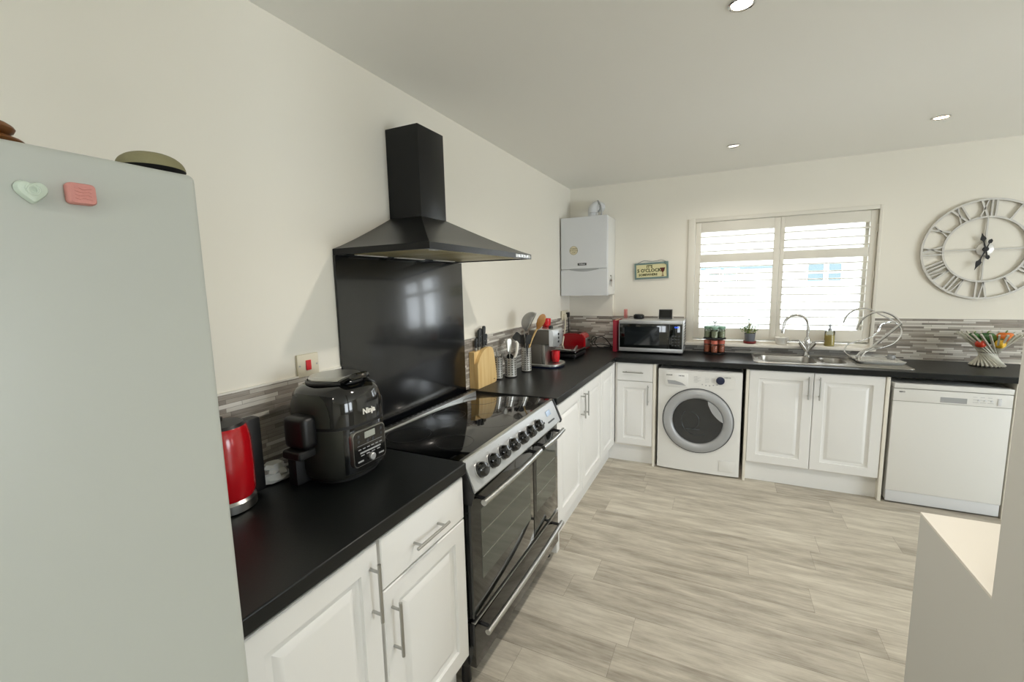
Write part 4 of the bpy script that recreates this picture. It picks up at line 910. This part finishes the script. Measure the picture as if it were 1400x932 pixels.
# clock --------------------------------------------------------------
CC = V((3.022,-.012,1.708)); CR = .346
t = thing('wall_clock', 'large round silver skeleton clock with Roman numerals', 'clock', (CC.x,0,CC.z))
def ring(r, w, th, name):
    MB().lathe([(r-w/2,-th),(r+w/2,-th),(r+w/2,th),(r-w/2,th)], CC, 96, N, cap0=False, cap1=False).loft([]) if False else None
    m = MB(); a = [[CC+X*(q*math.cos(2*PI*k/96))+Z*(q*math.sin(2*PI*k/96))+Y*yy for k in range(96)] for q, yy in ((r-w/2,-th),(r+w/2,-th),(r+w/2,th),(r-w/2,th))]
    m.loft(a, False, False, True, True); m.build(name, 'silver', t)
ring(CR-.006, .013, .009, 'outer_ring'); ring(.222, .012, .008, 'inner_ring')
def numeral(h, s):
    ang = PI/2-2*PI*h/12; rad = V((math.cos(ang),0,math.sin(ang))); tn = V((math.sin(ang),0,-math.cos(ang)))
    ri, ro = .226, .334; wI, wV, wX = .022, .050, .050
    ws = [{'I':wI,'V':wV,'X':wX}[c] for c in s]; tot = sum(ws); m = MB(); cur = -tot/2
    def stroke(t0, r0, t1, r1, w):
        a = CC+tn*t0+rad*r0; b = CC+tn*t1+rad*r1; d = (b-a).normalized(); sd = d.cross(Y)
        m.loft([[p+sd*w+Y*.006, p-sd*w+Y*.006, p-sd*w-Y*.006, p+sd*w-Y*.006] for p in (a,b)])
    for c, w in zip(s, ws):
        mid = cur+w/2; k = 1.12
        if c == 'I': stroke(mid, ri, mid*k, ro, .0052)
        elif c == 'V': stroke(mid-.018, ro, mid, ri, .006); stroke(mid+.018, ro, mid, ri, .0035)
        else: stroke(mid-.018, ro, mid+.018, ri, .006); stroke(mid+.018, ro, mid-.018, ri, .0035)
        cur += w
    m.build('numeral', 'silver', t)
for h, s in enumerate(('XII','I','II','III','IIII','V','VI','VII','VIII','IX','X','XI')): numeral(h, s)
for a in range(4):
    d = V((math.cos(a*PI/2),0,math.sin(a*PI/2))); sd = d.cross(Y); m = MB()
    m.loft([[p+sd*.004+Y*.005,p-sd*.004+Y*.005,p-sd*.004-Y*.005,p+sd*.004-Y*.005] for p in (CC+d*.035,CC+d*.217)]); m.build('spoke', 'silver', t)
MB().lathe([(.046,-.011),(.046,.006),(.040,.010),(.001,.010)], CC, 36, N).build('movement_hub', 'silver', t)
def hand(ang, ln, tail, yo, name):
    d = V((math.sin(ang),0,math.cos(ang))); s = d.cross(Y); c = CC-Y*yo; m = MB()
    out = [(-tail-.012,0),(-tail,.012),(-tail+.016,.010),(-tail+.02,.003),(0,.004),(ln*.45,.0035),(ln*.55,.008),(ln*.6,.016),(ln*.7,.014),(ln*.85,.005),(ln,.0006)]
    poly = [(a,b) for a, b in out]+[(a,-b) for a, b in out[::-1]]
    m.prism(poly, c, d, s, Y*.0025); m.build(name, 'black', t)
hand(math.radians(346), .115, .062, .016, 'hour_hand'); hand(math.radians(199), .150, .062, .020, 'minute_hand')
MB().cyl(CC-Y*.008, CC-Y*.024, .017, .014, 20).build('hand_boss', 'black', t)
# sink, tap, rack ----------------------------------------------------
t = thing('sink', 'stainless steel one and a half bowl sink with drainer set in the worktop', 'sink', (2.08,-.31,HT))
b1 = rrect(1.842,-.315,.36,.33,.07,8); b2 = rrect(2.135,-.30,.15,.26,.05,8)
MB().holed(rrect((SKX0+SKX1)/2,(SKY0+SKY1)/2,SKX1-SKX0,SKY1-SKY0,.03,6), [b1,b2], HT+.0003, HT+.004).build('deck', 'steelx', t)
def basin(b, cx, cy, dep, name):
    def s(k, z): return [V((cx+(p[0]-cx)*k, cy+(p[1]-cy)*k, z)) for p in b]
    MB().loft([s(1.02,HT+.0042),s(1.0,HT+.0045),s(.985,HT-.004),s(.96,HT-.05),s(.93,HT-dep+.02),s(.86,HT-dep),s(.2,HT-dep-.004)][0:], False, True).build(name, 'steelx', t)
basin(b1, 1.842, -.315, .16, 'main_bowl'); basin(b2, 2.135, -.30, .11, 'half_bowl')
rm = MB()
rl = rrect((SKX0+SKX1)/2,(SKY0+SKY1)/2,SKX1-SKX0-.01,SKY1-SKY0-.01,.028,6)
rm.tube([V((p[0],p[1],HT+.0045)) for p in rl], .003, 8, True); rm.build('raised_rim', 'steelx', t)
for k in range(7): MB().tube([(2.25,-.47+k*.055,HT+.0042),(2.27,-.47+k*.055,HT+.0055),(2.52,-.47+k*.055,HT+.0055),(2.54,-.47+k*.055,HT+.0042)], .004, 8).build('drainer_rib', 'steelx', t)
for c, z in (((1.842,-.315),HT-.1635),((2.135,-.30),HT-.1135)): MB().lathe([(.035,0),(.035,.003),(.02,.004),(.001,.001)], (c[0],c[1],z), 24).build('waste', 'chrome', t)
bx, by = 2.0, -.125
S0 = HT+.0042
t = thing('kitchen_tap', 'chrome swan-neck mixer tap behind the sink', 'tap', (bx,by,S0))
MB().lathe([(.026,0),(.026,.006),(.020,.012),(.018,.05),(.020,.10),(.022,.135),(.016,.15),(.013,.155)], (bx,by,S0), 28).build('body', 'chrome', t)
MB().tube([V((bx,by,S0+.15)),V((bx,by-.002,S0+.20)),V((bx,by-.003,S0+.235))]+[V((bx-.084+.084*math.cos(a),by-.004-.012*(1-math.cos(a)),S0+.245+.084*math.sin(a))) for a in [PI*.93*k/18 for k in range(19)]]+[V((bx-.172,by-.03,S0+.20))], .0105, 14).build('spout', 'chrome', t)
MB().cyl((bx-.172,by-.03,S0+.205),(bx-.1735,by-.0305,S0+.185),.0125,seg=16).build('nozzle', 'chrome', t)
for s in (-1,1):
    MB().cyl((bx+s*.004,by-.004,S0+.045),(bx+s*.050,by-.006,S0+.112),.014,.017,18).build('valve', 'chrome', t)
    MB().tube(smooth([(bx+s*.046,by-.006,S0+.112),(bx+s*.055,by-.006,S0+.124),(bx+s*.075,by-.008,S0+.127),(bx+s*.112,by-.01,S0+.125)],4), .0065, 10).build('lever', 'chrome', t)
t = thing('dish_rack', 'chrome hooped dish rack on a pale drip tray at the drainer', 'dish rack', (2.41,-.27,HT))
D = HT+.0098
tl = lambda s, z: [V((2.405+(p[0]-2.405)*s,-.275+(p[1]+.275)*s,D+z)) for p in rrect(2.405,-.275,.27,.30,.04,6)]
MB().loft([tl(.92,0),tl(1,.012),tl(1.02,.018),tl(.98,.018),tl(.93,.006)]).build('drip_tray', 'tray', t)
def wire(pts, r=.0055, nm='wire_hoop', k=6): MB().tube(smooth(pts,k), r, 10).build(nm, 'chrome', t)
wire([(2.244,-.42,1.165),(2.262,-.42,1.222),(2.292,-.42,1.262),(2.332,-.42,1.287),(2.38,-.42,1.293),(2.425,-.42,1.278),(2.462,-.42,1.25),(2.487,-.42,1.215)], .0065)
wire([(2.487,-.42,1.215),(2.44,-.418,1.158),(2.388,-.414,1.099),(2.338,-.41,1.041),(2.295,-.407,1.015),(2.268,-.403,.983),(2.262,-.40,D+.02)], .0085, 'side_bar')
wire([(2.218,-.16,1.193),(2.236,-.16,1.244),(2.271,-.16,1.283),(2.323,-.16,1.303),(2.376,-.16,1.294),(2.44,-.17,1.255),(2.50,-.185,1.22),(2.535,-.20,1.185),(2.550,-.22,1.141),(2.534,-.24,1.095),(2.494,-.26,1.053),(2.441,-.28,1.03),(2.386,-.30,1.018),(2.33,-.33,1.0),(2.30,-.36,.97),(2.29,-.38,D+.02)])
wire([(2.487,-.42,1.215),(2.50,-.38,1.22),(2.47,-.30,1.215),(2.442,-.2,1.184),(2.414,-.226,1.132),(2.367,-.251,1.096),(2.298,-.277,1.072),(2.229,-.303,1.049),(2.203,-.329,1.013),(2.208,-.354,.985),(2.253,-.39,.955),(2.275,-.40,D+.02)], .0055)
for k in range(5):
    u = k/4; p0 = V((2.487-.149*u,-.42+.01*u,1.215-.174*u)); p1 = V((2.535-.149*u*.8,-.20-.1*u,1.185-.16*u))
    MB().tube([p0,(p0+p1)/2-Z*.004,p1], .0028, 8).build('plate_wire', 'chrome', t)
for y in (-.40,-.16): MB().tube([(2.27,y,D+.02),(2.54,y,D+.02)], .004, 8).build('base_wire', 'chrome', t)
MB().lathe([(.022,0),(.024,.01),(.023,.03),(.020,.032),(.020,.005),(.001,.005)], (2.515,-.185,D+.006), 20).build('cutlery_cup', 'greyp', t)
# window sill --------------------------------------------------------
SL = .9975
t = thing('potted_plant', 'small leggy green plant in a slate pot on the sill', 'plant', (1.600,-.05,SL))
MB().lathe([(.036,0),(.047,.004),(.049,.022),(.046,.022),(.043,.006),(.001,.006)], (1.600,-.05,SL), 28).build('saucer', 'terracotta', t)
MB().lathe([(.032,.006),(.036,.02),(.041,.075),(.043,.088),(.039,.088),(.036,.07),(.001,.07)], (1.600,-.05,SL), 28).build('pot', 'gpot', t)
st = MB(); rn = random.Random(5); lv = MB()
for k in range(26):
    a = rn.uniform(0,2*PI); R_ = rn.uniform(.012,.055); h = rn.uniform(.095,.15)
    if k > 20: R_, h = rn.uniform(.0,.02), rn.uniform(.15,.20)
    b = V((1.600+.012*math.cos(a),-.05+.008*math.sin(a),SL+.07)); e = V((1.588+R_*math.cos(a)*1.25,-.05+R_*math.sin(a)*.55,SL+h))
    st.tube([b,(b+e)/2+Z*.006,e], .0011, 5)
    for q in range(4):
        c = b+(e-b)*(.55+.15*q)+V((rn.uniform(-.008,.008),rn.uniform(-.006,.006),rn.uniform(-.004,.006))); dd = V((rn.uniform(-1,1),rn.uniform(-1,1),rn.uniform(-.2,.8))).normalized(); ss = dd.cross(V((.3,.5,.8))).normalized(); nn = dd.cross(ss)
        L_ = rn.uniform(.013,.021); lv.loft([[c+dd*(L_*u)+ss*w+nn*.0006,c+dd*(L_*u)-ss*w+nn*.0006,c+dd*(L_*u)-ss*w-nn*.0006,c+dd*(L_*u)+ss*w-nn*.0006] for u, w in ((0,.001),(.4,.0055),(.75,.0045),(1,.0006))])
st.tube(smooth([(1.598,-.05,SL+.09),(1.592,-.05,SL+.14),(1.600,-.05,SL+.165),(1.580,-.05,SL+.185),(1.576,-.05,SL+.215)],4), .0022, 6)
st.build('stems', 'stemc', t); lv.build('leaves', 'leaf', t)
t = thing('bowl', 'small plain white bowl on the sill behind the tap', 'bowl', (1.832,-.052,SL))
MB().lathe([(.022,0),(.034,.003),(.040,.015),(.051,.050),(.054,.058),(.051,.058),(.037,.016),(.028,.007),(.001,.006)], (1.832,-.045,SL), 32).build('bowl_body', 'ceramic', t)
t = thing('soap_dispenser', 'clear pump bottle with amber soap on the sill', 'soap bottle', (2.158,-.048,SL))
MB().lathe([(.031,.0),(.034,.003),(.034,.112),(.030,.122),(.012,.124),(.012,.128)], (2.158,-.048,SL), 30).build('bottle', 'clear', t)
MB().lathe([(.030,.003),(.0328,.006),(.0328,.086),(.001,.086)], (2.158,-.048,SL), 30).build('soap', 'yellow', t)
MB().lathe([(.013,.124),(.013,.138),(.005,.140),(.005,.158),(.009,.160),(.009,.170),(.003,.174)], (2.158,-.048,SL), 18).build('pump', 'greyp', t)
MB().tube([(2.158,-.048,SL+.165),(2.148,-.062,SL+.166),(2.142,-.07,SL+.160)], .0035, 8).build('pump_nozzle', 'greyp', t)
# spice carousel -----------------------------------------------------
sx, sy = 1.329, -.135
t = thing('spice_carousel', 'two-tier chrome spice carousel on the worktop by the window', 'spice rack', (sx,sy,T))
MB().lathe([(.085,0),(.088,.004),(.088,.010),(.07,.013),(.001,.013)], (sx,sy,T), 40).build('base', 'black', t)
MB().lathe([(.030,.125),(.088,.125),(.090,.130),(.088,.137),(.03,.137)], (sx,sy,T), 40).build('upper_tier', 'black', t)
MB().cyl((sx,sy,T+.012),(sx,sy,T+.255),.005,seg=12).build('post', 'chrome', t)
MB().prism([(-.006,.252),(.006,.252),(.024,.282),(.008,.276),(0,.270),(-.008,.276),(-.024,.282)], (sx,sy-.003,T), X, Z, Y*.006).build('finial', 'nickel', t)
for nm, z0, lidm, con, tier in (('upper',T+.1375,'lid','spice','on the upper tier of the carousel'),('lower',T+.0135,'rlid','rspice','on the lower tier of the carousel')):
    for a, pos in ((-90,'front middle'),(-162,'front left'),(-18,'front right'),(126,'rear left'),(54,'rear right')):
        r = .058; x, y = sx+r*math.cos(math.radians(a)), sy+r*math.sin(math.radians(a))
        if nm == 'upper':
            j = thing('spice_jar', f'green-lidded herb jar, {pos} on the upper carousel tier', 'spice jar', (x,y,z0), group='green-lidded jars on the upper carousel tier')
            MB().lathe([(.024,0),(.026,.002),(.026,.064),(.022,.072)], (x,y,z0), 20).build('glass', 'clear', j)
            MB().lathe([(.022,.002),(.0245,.004),(.0245,.055),(.001,.055)], (x,y,z0), 18).build('herbs', con, j)
            MB().lathe([(.022,.070),(.024,.072),(.029,.083),(.029,.097),(.026,.098),(.001,.098)], (x,y,z0), 20).build('lid', lidm, j)
        else:
            j = thing('spice_jar', f'red-lidded spice jar, {pos} on the lower carousel tier', 'spice jar', (x,y,z0), group='red-lidded jars on the lower carousel tier')
            MB().lathe([(.024,0),(.026,.002),(.026,.062),(.022,.070)], (x,y,z0), 20).build('glass', 'clear', j)
            MB().lathe([(.022,.002),(.0245,.004),(.0245,.060),(.001,.060)], (x,y,z0), 18).build('spice', con, j)
            MB().lathe([(.022,.070),(.0265,.072),(.0275,.10),(.025,.102),(.001,.102)], (x,y,z0), 20).build('lid', lidm, j)
# stick bowl with vegetables -----------------------------------------
vx, vy = 3.025, -.20
t = thing('fruit_bowl', 'sculptural bowl of crossed pale sticks at the right end of the worktop', 'bowl', (vx,vy,T))
rb, rt_, hh, tw = .088, .165, .225, math.radians(-138)
for k in range(24):
    a = 2*PI*k/24; b = V((vx+rb*math.cos(a),vy+rb*math.sin(a)*.8,T+.004)); e = V((vx+rt_*math.cos(a+tw),vy+rt_*math.sin(a+tw)*.8,T+hh))
    d = (e-b).normalized(); s = d.cross(Z).normalized(); n = d.cross(s)
    MB().loft([[p+s*.0052+n*.0052,p-s*.0052+n*.0052,p-s*.0052-n*.0052,p+s*.0052-n*.0052] for p in (b,e)]).build('stick', 'stick', t)
MB().lathe([(.001,.0),(.052,.004),(.054,.010),(.001,.008)], (vx,vy,T+.088), 24, sy=.8).build('inner_dish', 'stickd', t)
def veg(name, label, cat, c, r, m, sc=(1,1,1), lob=4):
    o = thing(name, label, cat, c, group='vegetables in the stick bowl')
    n = 12; lp = []
    for k in range(n+1):
        a = PI*k/n; rr = max(r*math.sin(a)**.8, .0005); z = -r*math.cos(a)*sc[2]
        lp.append([V((c[0]+rr*sc[0]*(1+.10*math.cos(lob*q*2*PI/28))*math.cos(2*PI*q/28), c[1]+rr*sc[1]*(1+.10*math.cos(lob*q*2*PI/28))*math.sin(2*PI*q/28), c[2]+z-(.12*r if k > n-2 else 0))) for q in range(28)])
    MB().loft(lp).build('flesh', m, o)
    MB().tube([V(c)+Z*(r*sc[2]*.82),V(c)+Z*(r*sc[2]*1.05)+X*.003,V(c)+Z*(r*sc[2]*1.2)+X*.008], .004, 8).build('stem', 'leaf', o)
veg('green_pepper', 'shiny dark green pepper in the middle of the stick bowl', 'pepper', (3.005,-.215,T+.190), .044, 'pgreen', (1,.9,.95))
veg('green_chilli', 'smaller green pepper at the left of the stick bowl', 'pepper', (2.938,-.215,T+.195), .030, 'pgreen', (1.0,.9,1.1))
veg('orange_pepper', 'orange pepper at the right of the stick bowl', 'pepper', (3.098,-.205,T+.190), .045, 'porange', (1,.9,1))
veg('yellow_pepper', 'small yellow pepper low between the green and orange ones', 'pepper', (3.055,-.262,T+.158), .027, 'pyellow', (1,.9,1.1))
veg('red_pepper', 'small red pepper low at the left of the stick bowl', 'pepper', (2.962,-.255,T+.155), .025, 'pred', (1.1,.9,1))
WORLD, EXPO = 10.0, 0.17
# ------------------------------------------------------------------ ceiling downlights, daylight, camera
def downlight(x, y, label, power, m, warm, group='recessed ceiling downlights'):
    t = thing('ceiling_downlight', label, 'light', (x,y,H), group=group)
    MB().lathe([(.034,.0),(.043,.0),(.043,-.003),(.038,-.006),(.034,-.004),(.031,.0)], (x,y,H-.0002), 32, cap0=False, cap1=False).build('trim_ring', 'chrome', t)
    MB().lathe([(.033,-.0002),(.0325,-.002),(.02,-.003),(.001,-.0032)], (x,y,H-.0004), 28).build('lamp', m, t)
    if power:
        l = bpy.data.lights.new('downlight_beam', 'SPOT'); l.energy = power; l.spot_size = math.radians(158); l.spot_blend = .9; l.shadow_soft_size = .03; l.color = warm
        o = bpy.data.objects.new('downlight_beam', l); COL.objects.link(o); o.location = (x,y,H-.02); o.parent = None
W_ = (1,.92,.82)
downlight(1.413, -2.485, 'bright chrome-rimmed downlight at the top edge of the frame', 62, 'bulb', W_)
downlight(1.415, -.75, 'small dim chrome downlight near the boiler corner', 22, 'bulboff', W_)
downlight(2.498, -.734, 'warm lit downlight on the right side of the ceiling', 4, 'bulbw', W_)
downlight(1.413, -4.9, 'unseen downlight added behind the camera as fill', 14, 'bulb', W_)  # extra lamp out of view, added for fill light
def portal(x, y, z, w, h, rot):
    l = bpy.data.lights.new('window_daylight', 'AREA'); l.shape = 'RECTANGLE'; l.size = w; l.size_y = h; l.cycles.is_portal = True
    o = bpy.data.objects.new('window_daylight', l); COL.objects.link(o); o.location = (x,y,z); o.rotation_euler = rot
portal((WX0+WX1)/2, .235, (WZ0+WZ1)/2, WX1-WX0, WZ1-WZ0, (-PI/2,0,0))
portal((RX0+RX1)/2, YR-.13, (RZ0+RZ1)/2, RX1-RX0, RZ1-RZ0, (PI/2,0,0))
portal(XR+.13, (SY0+SY1)/2, (SZ0+SZ1)/2, SY1-SY0, SZ1-SZ0, (PI/2,0,PI/2))
wd_ = bpy.data.worlds.new('World'); SC.world = wd_; wd_.use_nodes = True
bg = wd_.node_tree.nodes['Background']; bg.inputs[0].default_value = (.88,.95,1,1); bg.inputs[1].default_value = WORLD
cd = bpy.data.cameras.new('Camera'); co = bpy.data.objects.new('Camera', cd); COL.objects.link(co)
F, YAW, PIT, ROL = 601.594, -.4504, -.1261, -.0229
cd.sensor_width = 36; cd.sensor_fit = 'HORIZONTAL'; cd.lens = 36*F/1400; cd.clip_start = .02; cd.clip_end = 200
f = V((math.sin(YAW)*math.cos(PIT), math.cos(YAW)*math.cos(PIT), math.sin(PIT))); r = V((math.cos(YAW),-math.sin(YAW),0)); u = r.cross(f)
c, s = math.cos(ROL), math.sin(ROL); r, u = r*c+u*s, u*c-r*s
co.matrix_world = Matrix(((r.x,u.x,-f.x,1.3943),(r.y,u.y,-f.y,-4.268),(r.z,u.z,-f.z,1.5346),(0,0,0,1)))
SC.camera = co
SC.view_settings.view_transform = 'Standard'; SC.view_settings.look = 'None'; SC.view_settings.gamma = 1; SC.view_settings.use_curve_mapping = False
SC.view_settings.exposure = EXPO
SC.cycles.max_bounces = 10; SC.cycles.diffuse_bounces = 6; SC.cycles.glossy_bounces = 5; SC.cycles.transparent_max_bounces = 16
SC.cycles.sample_clamp_indirect = 6; SC.cycles.use_denoising = True; SC.cycles.caustics_reflective = False; SC.cycles.caustics_refractive = False
